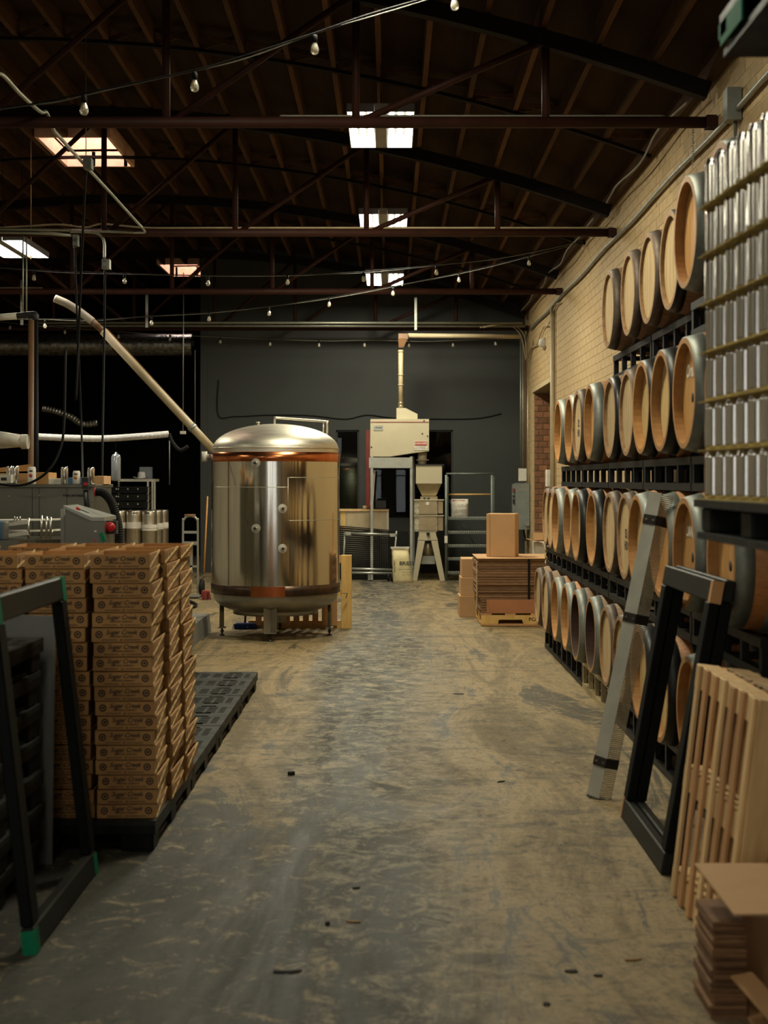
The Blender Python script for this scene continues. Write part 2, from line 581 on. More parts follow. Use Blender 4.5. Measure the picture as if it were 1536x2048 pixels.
def thing(name, label, cat, loc=(0, 0, 0), rot=(0, 0, 0), group=None):
    o = bpy.data.objects.new(name, None)
    o.empty_display_size = 0.1
    COL.objects.link(o)
    o.location = loc
    o.rotation_euler = rot
    return tag(o, label, cat, group)


def dup(root, loc=None, rot=None, label=None, group=None, parent=None):
    c = root.copy()
    COL.objects.link(c)
    if parent is not None:
        c.parent = parent
    if loc is not None:
        c.location = loc
    if rot is not None:
        c.rotation_euler = rot
    if label:
        c['label'] = label
    if group:
        c['group'] = group
    for ch in root.children:
        dup(ch, parent=c)
    return c


def inst(name, me, parent, loc=(0, 0, 0), rot=(0, 0, 0)):
    o = bpy.data.objects.new(name, me)
    COL.objects.link(o)
    o.parent = parent
    o.location = loc
    o.rotation_euler = rot
    return o


TXT = {}


def text_mesh(body, size, material, shear=0.0, spacing=1.0, bold=0.0, key=None):
    k = (body, size, material, shear, spacing, bold)
    if k in TXT:
        return TXT[k]
    cu = bpy.data.curves.new('lettering', 'FONT')
    cu.body = body
    cu.size = size
    cu.shear = shear
    cu.space_character = spacing
    cu.offset = bold
    cu.align_x = 'CENTER'
    cu.align_y = 'CENTER'
    cu.resolution_u = 2
    o = bpy.data.objects.new('lettering', cu)
    COL.objects.link(o)
    dg = bpy.context.evaluated_depsgraph_get()
    me = bpy.data.meshes.new_from_object(o.evaluated_get(dg))
    bpy.data.objects.remove(o)
    me.materials.clear()
    me.materials.append(MATS[material])
    TXT[k] = me
    return me


FRONT = (PI / 2, 0, 0)          # lettering that faces the camera end of the hall
ORD = ['first', 'second', 'third', 'fourth', 'fifth', 'sixth', 'seventh', 'eighth', 'ninth', 'tenth', 'eleventh',
       'twelfth', 'thirteenth', 'fourteenth', 'fifteenth', 'sixteenth', 'seventeenth', 'eighteenth', 'nineteenth', 'twentieth', 'twenty-first', 'twenty-second', 'twenty-third', 'twenty-fourth', 'twenty-fifth']


def arc(p0, p1, sag, n=14):
    """hanging cable between two points"""
    p0, p1 = Vector(p0), Vector(p1)
    return [p0.lerp(p1, i / n) - Vector((0, 0, sag * 4 * (i / n) * (1 - i / n))) for i in range(n + 1)]


def smooth_path(pts, n=6):
    """Catmull-Rom through the points"""
    pts = [Vector(p) for p in pts]
    q = [pts[0]] + pts + [pts[-1]]
    out = []
    for i in range(1, len(q) - 2):
        a, b, c, d = q[i - 1], q[i], q[i + 1], q[i + 2]
        for k in range(n):
            t = k / n
            out.append(0.5 * ((2 * b) + (c - a) * t + (2 * a - 5 * b + 4 * c - d) * t * t + (3 * b - a - 3 * c + d) * t ** 3))
    out.append(pts[-1])
    return out

# ============================================================ THE SETTING
WX = 2.40          # inner face of the brick wall on the right
YB = 25.3          # grey partition at the end of the aisle
YR = 31.0          # black rear wall of the side bay
XL = -9.6          # left wall
YF = -5.0          # wall behind the viewer


def roof(x):       # underside line of the bowstring roof
    return 5.55 - 0.03 * (x + 3.6) ** 2


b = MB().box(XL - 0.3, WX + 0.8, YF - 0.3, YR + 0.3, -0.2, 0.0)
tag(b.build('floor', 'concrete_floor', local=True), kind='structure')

# -- roof deck in strips that follow the curve, open over the two skylights
SKY = [(-4.08, -3.28, 16.5, 18.0), (-4.25, -3.55, 26.2, 27.7)]
b = MB()
xs = sorted(set([XL + 0.75 * i for i in range(17)] + [WX + 0.6] + [s[0] for s in SKY] + [s[1] for s in SKY]))
for x0, x1 in zip(xs[:-1], xs[1:]):
    cuts = [(YF - 0.3, YR + 0.3)]
    for sx0, sx1, sy0, sy1 in SKY:
        if sx0 - 1e-6 <= x0 and x1 <= sx1 + 1e-6:
            cuts = [c for a0, a1 in cuts for c in ([(a0, a1)] if (a1 <= sy0 or a0 >= sy1) else [(a0, sy0), (sy1, a1)])]
    z0, z1 = roof(x0) + 0.26, roof(x1) + 0.26
    for a0, a1 in cuts:
        b.add([(x0, a0, z0), (x1, a0, z1), (x1, a1, z1), (x0, a1, z0),
               (x0, a0, z0 + .03), (x1, a0, z1 + .03), (x1, a1, z1 + .03), (x0, a1, z0 + .03)], MB.BF)
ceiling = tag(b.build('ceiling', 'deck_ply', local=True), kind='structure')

# -- joists, one object each, lapped over the trusses
TR = [5.70, 10.42, 15.07, 19.76, 24.55]
JX = [round(-7.0 + 0.406 * i, 3) for i in range(24)]
jm = {}
segs = [(YF, TR[0])] + list(zip(TR[:-1], TR[1:])) + [(TR[-1], YR)]
for y0, y1 in segs:
    L = y1 - y0
    me = MB().box(-0.022, 0.022, 0, L, 0.0, 0.185).mesh('joist', 'joist_wood')
    for x in JX:
        if x > WX - 0.06:
            continue
        if any(s0 < x < s1 and a0 < y1 and a1 > y0 for s0, s1, a0, a1 in SKY):
            for s0, s1, a0, a1 in SKY:
                if s0 < x < s1 and a0 < y1 and a1 > y0:
                    for c0, c1 in ((y0, a0), (a1, y1)):
                        o = MB().box(-0.022, 0.022, 0, c1 - c0, 0, .185).build('joist', 'joist_wood', ceiling, local=True)
                        o.location = (x, c0, roof(x) + 0.072)
            continue
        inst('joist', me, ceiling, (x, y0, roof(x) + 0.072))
# -- cross bridging half way along each bay: a dark strap and thin crossed wood
for y0, y1 in zip(TR[:-1], TR[1:]):
    ym = (y0 + y1) / 2
    b = MB()
    for x0, x1 in zip(JX[:-1], JX[1:]):
        if x1 < WX:
            b.beam((x0, ym, roof(x0) + 0.055), (x1, ym, roof(x1) + 0.055), 0.06, 0.03)
    b.build('bridging_strap', 'truss_dark', ceiling)
    for i, (x0, x1) in enumerate(zip(JX[:-1], JX[1:])):
        if x1 > WX or any(s0 - .1 < x1 and x0 < s1 + .1 and a0 < ym < a1 for s0, s1, a0, a1 in SKY):
            continue
        za, zb = roof(x0) + 0.09, roof(x1) + 0.24
        MB().beam((x0 + .022, ym + .02, za), (x1 - .022, ym + .02, zb), 0.018, 0.045).build('bridging', 'joist_wood', ceiling)
        MB().beam((x0 + .022, ym - .02, zb), (x1 - .022, ym - .02, za), 0.018, 0.045).build('bridging', 'joist_wood', ceiling)
# -- skylights: curb and pane
for n, (sx0, sx1, sy0, sy1) in enumerate(SKY):
    t = thing('window_%d' % (n + 1), None, None, ((sx0 + sx1) / 2, (sy0 + sy1) / 2, roof(sx0) + 0.29))
    t['kind'] = 'structure'
    z0, z1 = roof((sx0 + sx1) / 2) + 0.07, roof((sx0 + sx1) / 2) + 1.2
    MB().box(sx0 - .04, sx0, sy0 - .04, sy1 + .04, z0, z1).build('curb_board', 'shaft_wood', t)
    MB().box(sx1, sx1 + .04, sy0 - .04, sy1 + .04, z0, z1).build('curb_board', 'shaft_wood', t)
    MB().box(sx0, sx1, sy0 - .04, sy0, z0, z1).build('curb_board', 'shaft_wood', t)
    MB().box(sx0, sx1, sy1, sy1 + .04, z0, z1).build('curb_board', 'shaft_wood', t)
    MB().box(sx0, sx1, sy0, sy1, z1, z1 + .02).build('pane', 'sky_pane', t)

# -- bowstring trusses
for i, y in enumerate(TR):
    lab = ['dark red pipe roof truss above the viewer, out in front of all others',
           'dark red steel roof truss nearest in view, highest bar across the picture',
           'dark red steel roof truss carrying the pale cable, second in view',
           'rust red steel roof truss, third in view, above the lower string lights',
           'rust red steel roof truss hard against the grey end wall'][i]
    t = thing('roof_truss', lab, 'truss', (0, y, 4.27), group='roof trusses')
    x0, x1 = -9.4, 2.33
    MB().tube([(x0, y, 4.27), (x1, y, 4.27)], 0.043, 12).build('bottom_chord', 'truss_steel', t)
    b = MB()
    n = 24
    for k in range(n):
        xa, xb = x0 + (x1 - x0) * k / n, x0 + (x1 - x0) * (k + 1) / n
        b.beam((xa, y, roof(xa)), (xb, y, roof(xb)), 0.10, 0.12)
    b.build('top_chord', 'truss_dark', t)
    nx = [-0.25 + 1.39 * k for k in range(-6, 2)]
    for k, x in enumerate(nx):
        MB().tube([(x, y, 4.27), (x, y, roof(x) - 0.05)], 0.030, 8).build('web_post', 'truss_steel', t)
        xn = x + 1.39 if k < len(nx) - 1 else None
        if xn is not None:
            if xn > -4.0:
                MB().tube([(x + .06, y, 4.29), (xn - .05, y, roof(xn - .05) - 0.04)], 0.027, 8).build('web_diagonal', 'truss_steel', t)
            else:
                MB().tube([(x + .06, y, roof(x) - .05), (xn - .05, y, 4.29)], 0.027, 8).build('web_diagonal', 'truss_steel', t)
    MB().box(x1 - .02, WX - .014, y - .05, y + .05, 4.225, 4.315).build('bearing_plate', 'truss_steel', t)

# -- right brick wall with a doorway near the far corner
DY0, DY1, DZ = 21.1, 24.0, 3.12
b = MB()
b.box(WX, WX + .35, YF, DY0, 0, 5.0).box(WX, WX + .35, DY1, YR, 0, 5.0).box(WX, WX + .35, DY0, DY1, DZ, 5.0)
wallr = tag(b.build('wall_right', 'mortar', local=True), kind='structure')
BH, BL, GAP = 0.1, 0.305, 0.010
bm_full = MB().cbox(0, 0.016, 0, BL - GAP, 0, BH - GAP, 0.003).mesh('brick', 'brick_tan')
cand, rest = [], MB()
for r in range(46):
    z = r * BH + GAP / 2
    off = (r % 2) * BL / 2
    k = 0
    while True:
        y = 3.5 + k * BL + off
        k += 1
        if y + BL > YB:
            break
        if z < DZ and y + BL > DY0 and y < DY1:
            continue
        # what the photograph shows of the wall: above the barrels and past the end of the racks
        vis = (z > 3.25 and 6.6 < y < 11.5) or (z > 2.45 and 10.7 < y < 21)
        cand.append((vis, (2844 / y) ** 2 if vis else -1.0, y, z))
cand.sort(key=lambda c: -c[1])
for i, (vis, a, y, z) in enumerate(cand):
    if i < 300:
        inst('brick', bm_full, wallr, (WX - 0.004, y, z))
    else:
        rest.box(WX - 0.004, WX + 0.004, y, y + BL - GAP, z, z + BH - GAP)
o = rest.build('brick_field', 'brick_tan', wallr)
tag(o, kind='stuff')
# unpainted red brick on the far reveal of the doorway
MB().box(WX + .03, WX + .349, DY1 - .012, DY1 - 0.001, 0, DZ).build('reveal_mortar', 'mortar_red', wallr)
bl = 0.155
rb = MB().cbox(0, bl - .012, -0.016, 0.004, 0, BH - .012, 0.003).mesh('brick', 'brick_red')
rh = MB().cbox(0, bl / 2 - .012, -0.016, 0.004, 0, BH - .012, 0.003).mesh('brick', 'brick_red')
for r in range(31):
    z = r * BH + .006
    if r % 2:
        inst('brick', rb, wallr, (WX + .035, DY1 - .012, z))
        inst('brick', rb, wallr, (WX + .035 + bl, DY1 - .012, z))
    else:
        inst('brick', rh, wallr, (WX + .035, DY1 - .012, z))
        inst('brick', rb, wallr, (WX + .035 + bl / 2, DY1 - .012, z))
        inst('brick', rh, wallr, (WX + .035 + bl * 1.5, DY1 - .012, z))
dr = thing('door_1', None, None, (WX + .42, (DY0 + DY1) / 2, 0))
dr['kind'] = 'structure'
MB().box(WX + .36, WX + .42, DY0 - .2, DY1 + .2, 0, DZ + .2).build('door_panel', 'wall_black', dr)

# -- grey end wall with two internal windows looking into the dark tank room
W1 = (P(672, 0, YB).x, P(718, 0, YB).x, 0.86, 2.54)
W2 = (P(737, 0, YB).x, P(906, 0, YB).x, 0.95, 2.54)
XW = -3.27
b = MB()
zt = 5.8
for x0, x1, z0, z1 in ((XW, W1[0], 0, zt), (W1[1], W2[0], 0, zt), (W2[1], WX, 0, zt), (W1[0], W1[1], 0, W1[2]),
                       (W1[0], W1[1], W1[3], zt), (W2[0], W2[1], 0, W2[2]), (W2[0], W2[1], W2[3], zt)):
    b.box(x0, x1, YB, YB + .15, z0, z1)
b.box(XW - .1, XW + .02, YB - .02, YR, 0, zt)
tag(b.build('wall_back', 'wall_grey', local=True), kind='structure')
for n, W in enumerate((W1, W2)):
    t = thing('window_%d' % (n + 3), None, None, ((W[0] + W[1]) / 2, YB + .07, W[2]))
    t['kind'] = 'structure'
    MB().box(W[0], W[1], YB + .07, YB + .076, W[2], W[3]).build('pane', 'pane_glass', t)
    for x0, x1, z0, z1 in ((W[0], W[0] + .03, W[2], W[3]), (W[1] - .03, W[1], W[2], W[3]),
                           (W[0], W[1], W[2], W[2] + .03), (W[0], W[1], W[3] - .03, W[3])):
        MB().box(x0, x1, YB + .05, YB + .10, z0, z1).build('window_frame', 'dark_box', t)
tag(MB().box(P(732, 0, YB).x, P(740, 0, YB).x, YB - .03, YB, 1.15, 2.54).build('trim_1', 'red_paint', local=True), kind='structure')
b = MB().box(XW, WX + .6, YB + 4.6, YB + 4.7, 0, 6).box(WX + .35, WX + .45, YB, YB + 4.7, 0, 5)
tag(b.build('wall_tank_room', 'wall_black', local=True), kind='structure')
tag(MB().box(XL - .3, XW, YR, YR + .2, 0, 6).build('wall_rear', 'wall_black', local=True), kind='structure')
tag(MB().box(XL - .2, XL, YF, YR, 0, 6).build('wall_left', 'wall_cream', local=True), kind='structure')
tag(MB().box(XL - .3, WX + .6, YF - .2, YF, 0, 6).build('wall_front', 'wall_cream', local=True), kind='structure')

# assumed unseen glazing behind viewer: glowing panes added for reflections in tank and cans
for n, (x0, x1) in enumerate(((-4.4, -3.5), (-2.6, -1.9), (-0.9, -0.35), (0.25, 0.6))):
    t = thing('window_%d' % (n + 5), None, None, ((x0 + x1) / 2, YF + .02, .4))  # assumed window, out of view, only its reflection shows
    t['kind'] = 'structure'
    MB().box(x0, x1, YF + .004, YF + .01, .4, 3.3).build('pane', 'assumed_daylight_pane', t)
    for a0, a1, c0, c1 in ((x0 - .06, x0, .34, 3.36), (x1, x1 + .06, .34, 3.36), (x0, x1, .34, .4), (x0, x1, 3.3, 3.36), (x0, x1, 1.8, 1.84)):
        MB().box(a0, a1, YF + .002, YF + .06, c0, c1).build('window_frame', 'dark_box', t)


# ============================================================ CEILING LIGHTS
def fixture(x, y, z, label, tilt=0.0, group='hanging fluorescent high bay lights', power=1.0):
    t = thing('high_bay_light', label, 'light', (x, y, z), (0, 0, tilt), group)
    W, L = 0.27, 1.26
    b = MB().box(-0.05, 0.05, -L / 2 - .03, L / 2 + .03, 0.0, 0.07)
    b.build('ballast_cover', 'lamp_white', t, local=True)
    for s in (-1, 1):
        x0 = s * 0.055
        x1 = s * (0.055 + W * 0.86)
        xa, xb = min(x0, x1), max(x0, x1)
        b = MB().box(xa, xb, -L / 2 - .02, L / 2 + .02, 0.062, 0.07)
        b.box(xa, xb, -L / 2 - .03, -L / 2 - .02, 0.0, 0.07).box(xa, xb, L / 2 + .02, L / 2 + .03, 0.0, 0.07)
        b.box(x1 - .004, x1 + .004, -L / 2 - .03, L / 2 + .03, 0.0, 0.07)
        pan = b.build('reflector', 'lamp_reflector', t, local=True)
        for k in range(3):
            xt = xa + (xb - xa) * (k + .5) / 3
            MB().tube([(xt, -L / 2, .03), (xt, L / 2, .03)], 0.019, 8).build('tube_lamp', 'tube_glow', t, local=True)
    for yy in (-.45, .45):
        MB().tube([(0, yy, .07), (0, yy, max(0.1, roof(x) + .07 - z))], .004, 5).build('hanger_wire', 'cable_black', t, local=True)
    la = bpy.data.lights.new('fluorescent_light', 'AREA')
    la.shape = 'RECTANGLE'
    la.size, la.size_y = 0.52, 1.2
    la.energy = LAMP_W * power
    la.color = LAMP_COL
    lo = bpy.data.objects.new('fluorescent_light', la)
    COL.objects.link(lo)
    lo.parent = t
    lo.location = (0, 0, -0.012)
    return t


fixture(-0.08, 12.74, 4.78, 'bright six tube ceiling light nearest the viewer, over the aisle')
fixture(-0.08, 17.40, 4.78, 'bright tube ceiling light over the aisle, middle of the three in line')
fixture(-0.08, 22.10, 4.76, 'small far tube ceiling light over the aisle by the grey wall')
fixture(P(25, 0, 17.4).x, 17.4, 4.47, 'white tube ceiling light at the left edge of the picture', power=0.5)
fixture(-0.08, 8.05, 4.78, 'assumed tube ceiling light over the near aisle, above the picture', power=0.65)  # assumed lamp, out of view, lights the near aisle
fixture(-1.3, 2.7, 4.78, 'assumed tube ceiling light above the viewer', power=0.14)  # assumed lamp, unseen, for the lit foreground
fixture(-2.2, -2.3, 4.6, 'added tube ceiling light unseen behind the viewer', power=0.28)  # added lamp, unseen, brightens the front wall that the metal mirrors
fixture(-6.4, 1.4, 4.6, 'added tube ceiling light over the near side bay, unseen left of the viewer', power=0.4)  # added lamp, brightens the left side that the cans mirror
fixture(-7.2, 10.6, 4.6, 'added tube ceiling light over the side bay, unseen left of the picture', power=0.35)  # added lamp, lifts the side bay and wall mirrored in the tank


# ============================================================ BARRELS AND RACKS
BLN, RH, RB_ = 0.86, 0.268, 0.333


def rad(h):
    t = 2 * h / BLN - 1
    return RH + (RB_ - RH) * (1 - t * t)


BM = {}


def circle_boards(r, n, gap, h0, h1, angs=0.0, keep=None):
    b = MB()
    ws = [(-r + 2 * r * i / n, -r + 2 * r * (i + 1) / n) for i in range(n)]
    for i, (u0, u1) in enumerate(ws):
        if keep is not None and i not in keep:
            continue
        u0 += gap
        u1 -= gap
        k = 5
        top = [(u0 + (u1 - u0) * j / k) for j in range(k + 1)]
        poly = [(u, math.sqrt(max(0, r * r - u * u))) for u in top] + [(u, -math.sqrt(max(0, r * r - u * u))) for u in reversed(top)]
        b.prism(poly, 'X', h0, h1)
    return b


def barrel_meshes(kind):
    if kind in BM:
        return BM[kind]
    st, ch, hd, hp, rec, boards, hw = {
        'grey': ('stave_orange', 'chime_orange', 'head_pale', 'hoop_grey', 0.055, 7, 0.078),
        'orange': ('stave_orange', 'chime_orange', 'head_orange', 'hoop_grey', 0.050, 7, 0.080),
        'black': ('stave_orange', 'chime_orange', 'head_pale', 'hoop_black', 0.055, 7, 0.078),
        'brown': ('stave_brown', 'chime_brown', 'head_old', 'hoop_brown', 0.022, 6, 0.060),
        'old': ('stave_brown', 'chime_brown', 'head_old', 'hoop_black', 0.026, 6, 0.055),
        'open': ('stave_brown', 'chime_orange', 'head_orange', 'hoop_grey', 0.080, 5, 0.070)}[kind]
    n = 40
    cz = RB_
    b = MB()
    hs = [BLN * i / 16 for i in range(17)]
    b.lathe([(rad(h), h) for h in hs], n, 'X', (0, 0, cz), 0)
    ri = RH - 0.030
    for (h0, sgn) in ((0.0, 1), (BLN, -1)):
        b.lathe([(RH, h0), (ri + .004, h0)], n, 'X', (0, 0, cz), 1, False)
        b.lathe([(ri + .004, h0), (ri + 0.006, h0 + sgn * rec), (0.0, h0 + sgn * (rec + .016))], n, 'X', (0, 0, cz), 1 if kind != 'open' else 2, False)
    body = b.mesh('staves', [st, ch, 'barrel_inside'])
    hb = circle_boards(ri + 0.003, boards, 0.0012, rec - 0.004, rec + 0.010, keep=[2] if kind == 'open' else None)
    hb.v = [(x, y, z + cz) for x, y, z in hb.v]
    head = hb.mesh('head', hd)
    hoops = []
    for h0, h1 in ((0.002, hw), (0.145, 0.185), (0.285, 0.325)):
        for mir in (False, True):
            a0, a1 = (h0, h1) if not mir else (BLN - h1, BLN - h0)
            hb = MB().lathe([(rad(a0) - .001, a0), (rad(a0) + .003, a0), (rad(a1) + .003, a1), (rad(a1) - .001, a1)], n, 'X', (0, 0, cz), 0, False)
            hb.s = [True] * len(hb.s)
            hoops.append(hb.mesh('hoop', hp))
    BM[kind] = (body, head, hoops)
    return BM[kind]


bung_me = MB().lathe([(0.0, -0.002), (0.024, -0.002), (0.024, 0.004)], 14, 'X', (0, 0, 0)).mesh('bung', 'bung')


def barrel(x, y, zc, kind, label, text=None, bung=False, mark=None, group='oak barrels on the racks'):
    t = thing('oak_barrel', label, 'barrel', (x, y, zc - RB_), (0, 0, 0), group)
    body, head, hoops = barrel_meshes(kind)
    inst('staves', body, t)
    hd = inst('head', head, t)
    for h in hoops:
        inst('hoop', h, t)
    rec = {'grey': .055, 'orange': .05, 'black': .055, 'brown': .022, 'old': .026, 'open': .08}[kind]
    if bung:
        inst('bung', bung_me, hd, (rec - .004, 0.0, RB_ - .02))
    if text:
        inst('chalk_lettering', text_mesh(text[0], text[1], 'chalk', 0.25, 1.0, 0.003), hd, (rec - .007, 0, RB_ + text[2]), (PI / 2, 0, -PI / 2))
    if mark:
        inst('stamp', text_mesh(mark, 0.075, 'ink', 0, 1.0, 0.002), hd, (rec - .007, 0, RB_ - .02), (PI / 2, 0, -PI / 2))
    return t


Z = [0.525, 1.295, 2.07, 2.85]
KD = [6.20 + 0.685 * k for k in range(12)]
rows = {
    0: [(0, 1.44, 'orange'), (1, 1.44, 'orange'), (2, 1.427, 'black'), (3, 1.44, 'black'), (4, 1.44, 'brown'), (5, 1.455, 'brown'),
        (6, 1.45, 'open'), (7, 1.43, 'open'), (8, 1.433, 'grey'), (9, 1.43, 'grey'), (10, 1.42, 'brown'), (11, 1.42, 'brown')],
    1: [(0, 1.439, 'orange'), (1, 1.42, 'orange'), (2, 1.432, 'orange'), (3, 1.425, 'grey'), (4, 1.468, 'brown'), (5, 1.479, 'brown'),
        (6, 1.457, 'black'), (7, 1.434, 'black'), (8, 1.454, 'grey'), (9, 1.435, 'grey'), (10, 1.468, 'brown'), (11, 1.50, 'brown')],
    2: [(0, 1.43, 'orange'), (1, 1.42, 'orange'), (2, 1.435, 'black'), (3, 1.453, 'black'), (4, 1.482, 'brown'), (5, 1.481, 'old'),
        (6, 1.44, 'orange'), (7, 1.442, 'brown'), (8, 1.466, 'grey'), (9, 1.456, 'grey')],
}
KINDW = {'grey': 'pale headed oak barrel with wide grey steel hoops', 'orange': 'orange oak barrel with grey steel hoops',
         'black': 'pale headed oak barrel with black hoops', 'brown': 'weathered oak barrel with brown hoops',
         'old': 'cracked old oak barrel with dark hoops', 'open': 'worn oak barrel with its head broken open'}
TIERW = ['bottom row', 'second row up', 'third row up', 'top row']
for tr, lst in rows.items():
    for k, x, kind in lst:
        pos = 'nearest the viewer' if k == 0 else (ORD[k] + ' from the viewer')
        text = mark = None
        bung = False
        if (tr, k) == (1, 0):
            text, bung = ('ORANGE R', 0.07, 0.10), True
        elif (tr, k) == (1, 1):
            text, bung = ('ORANGE', 0.07, 0.10), True
        elif (tr, k) == (2, 1):
            text, bung = ('Orange', 0.09, 0.11), True
        elif (tr, k) in ((1, 4), (2, 7)):
            mark = '52\nHD'
        barrel(x, KD[k], Z[tr], kind, '%s, %s, %s' % (KINDW[kind], TIERW[tr], pos), text, bung, mark)
T4 = [(6.20, 1.43, 'orange'), (6.90, 1.43, 'orange'), (7.78, 1.525, 'old'), (8.47, 1.53, 'brown'), (9.17, 1.53, 'brown'), (10.0, 1.53, 'brown')]
for k, (d, x, kind) in enumerate(T4):
    pos = 'nearest the viewer' if k == 0 else (ORD[k] + ' from the viewer')
    barrel(x, d, Z[3], kind, '%s, %s, %s' % (KINDW[kind], TIERW[3], pos))


def rack(x, y0, y1, z, h, label, material='rack_black'):
    """steel cradle for two barrels: front and back ladder frames joined by cross bars"""
    t = thing('barrel_rack', label, 'barrel rack', (x + .37, (y0 + y1) / 2, z), group='steel barrel racks')
    for xx in (x, x + .62):
        for zz in (z, z + h - .04):
            MB().box(xx, xx + .04, y0, y1, zz, zz + .04).build('rail', material, t)
        for k in range(5):
            yy = y0 + (y1 - y0 - .04) * k / 4
            MB().box(xx + .004, xx + .036, yy, yy + .04, z + .04, z + h - .04).build('post', material, t)
    for yy in (y0 + .02, (y0 + y1) / 2 - .02, y1 - .06):
        MB().box(x + .04, x + .62, yy, yy + .035, z + .002, z + .036).build('cross_bar', material, t)
        MB().box(x + .04, x + .62, yy, yy + .035, z + h - .036, z + h - .004).build('cross_bar', material, t)
    for yy in (y0 + .09, y1 - .13):
        for xx in (x + .005, x + .625):
            MB().box(xx, xx + .03, yy, yy + .04, z - (.0 if z < .02 else .0), z + .03).build('foot', material, t)
    return t


for tr in range(4):
    zc = Z[tr]
    if tr < 3:
        pairs = [(0, 1), (2, 3), (4, 5), (6, 7), (8, 9)] + ([(10, 11)] if tr < 2 else [])
        ys = [(KD[a] - .33, KD[c] + .33, 1.53) for a, c in pairs]
    else:
        ys = [(5.87, 7.23, 1.53), (7.45, 8.80, 1.62), (8.84, 10.33, 1.62)]
    for n, (y0, y1, x) in enumerate(ys):
        r_at = rad(x + .04 - (1.44 if x < 1.6 else 1.53))
        top = zc - r_at
        if tr == 0:
            z0 = 0.0
        else:
            z0 = Z[tr - 1] + rad(.12)
        cream = tr == 0 and n == 3
        what = 'floor' if tr == 0 else ORD[tr - 1] + ' barrel row'
        rack(x, y0, y1, z0, top - z0, '%s steel rack on the %s, %s' % ('cream painted' if cream else 'black', what,
             'nearest the viewer' if n == 0 else ORD[n] + ' from the viewer'), 'rack_cream' if cream else 'rack_black')

# ============================================================ BLACK PLASTIC PALLETS
PW, PL, PH = 1.02, 1.21, 0.14


def slot(i, j):
    # 51 x 60 cells of 2 cm: fork-slot rows, blank ribs, a few big oval hand holes
    if i in (0, 1, 49, 50) or j in (0, 1, 58, 59):
        return False
    if (i % 17) in (0, 16) or (j % 20) in (0, 19):
        return False
    a, c = i % 17, j % 20
    if c in (2, 3, 16, 17) and a in (6, 7, 8, 9, 10):
        return True
    if 4 <= c <= 15 and (c % 2 == 0) and a % 4 in (1, 2, 3):
        return True
    return False


deck_me = MB().plate(51, 60, PW / 51, PL / 60, slot, lambda u, v, w_: (u - PW / 2, v - PL / 2, PH + w_), 0.022).mesh('deck', 'plastic_dust')
blk_me = MB().cbox(-.075, .075, -.08, .08, 0, PH - .022, .01).mesh('block', 'plastic_black')
run_me = MB().cbox(-.06, .06, -PL / 2 + .01, PL / 2 - .01, 0, .022, .005).mesh('runner', 'plastic_black')
rim_me = MB().box(-PW / 2, PW / 2, -PL / 2, -PL / 2 + .012, PH - .06, PH - .022).mesh('rim', 'plastic_black')
rim2_me = MB().box(-PW / 2, -PW / 2 + .012, -PL / 2 + .012, PL / 2 - .012, PH - .06, PH - .022).mesh('rim', 'plastic_black')


def plastic_pallet(loc, label, group, rot=0.0):
    t = thing('plastic_pallet', label, 'pallet', loc, (0, 0, rot), group)
    inst('deck', deck_me, t)
    for ix in (-1, 0, 1):
        for iy in (-1, 0, 1):
            inst('block', blk_me, t, (ix * (PW / 2 - .085), iy * (PL / 2 - .09), 0))
        inst('runner', run_me, t, (ix * (PW / 2 - .085), 0, 0))
    inst('rim', rim_me, t)
    inst('rim', rim_me, t, (0, 0, 0), (0, 0, PI))
    inst('rim', rim2_me, t)
    inst('rim', rim2_me, t, (0, 0, 0), (0, 0, PI))
    return t


PX = -1.04 - PW / 2
PY = [6.30 + 1.225 * k for k in range(4)]
plab = ['black plastic pallet on the floor under the printed trays',
        'empty black slotted pallet on the floor, next behind the printed trays',
        'empty black slotted pallet on the floor, middle of the three empty ones',
        'empty black slotted pallet on the floor, farthest from the trays']
for k in range(4):
    plastic_pallet((PX, PY[k] + PL / 2, 0), plab[k], 'black pallets in a row on the floor')
for k in range(7):
    plastic_pallet((-1.475 - PW / 2 + rnd.uniform(-.012, .012), 5.45 + rnd.uniform(-.01, .01), k * PH),
                   'black plastic pallet in the left stack, %s' % ('topmost' if k == 6 else 'lowest on the floor' if k == 0 else ORD[k] + ' from the floor'),
                   'stack of black pallets at the left')
stick_me = MB().box(0, .0015, -.05, .05, 0, .022).mesh('sticker', 'paper_white')
for o in [o for o in COL.objects if o.get('group') == 'stack of black pallets at the left'][1:6:2]:
    inst('sticker', stick_me, o, (PW / 2 + .0005, rnd.uniform(-.3, .1), PH - .052))

# ============================================================ PRINTED CARDBOARD TRAYS
TW, TL, TH = 0.262, 0.372, 0.0655


def tray_body():
    b = MB()
    t = 0.004
    b.box(-TW / 2 + t, TW / 2 - t, t, TL - t, 0.002, 0.006)
    # front and back with a perforated zigzag top edge
    n = 26
    poly = [(-TW / 2, 0.001)]
    poly += [(TW / 2, 0.001)]
    for i in range(n, -1, -1):
        x = -TW / 2 + TW * i / n
        poly.append((x, TH - 0.001))
        if i:
            poly.append((x - TW / n / 2, TH - 0.006))
    b.prism(poly, 'Y', 0.0, t, 0)
    b.prism(poly, 'Y', TL - t, TL, 0)
    for s in (-1, 1):
        x = s * TW / 2
        b.box(min(x, x - s * t), max(x, x - s * t), t, TL - t, 0.001, TH - .002)
    return b.mesh('tray_walls', 'kraft')


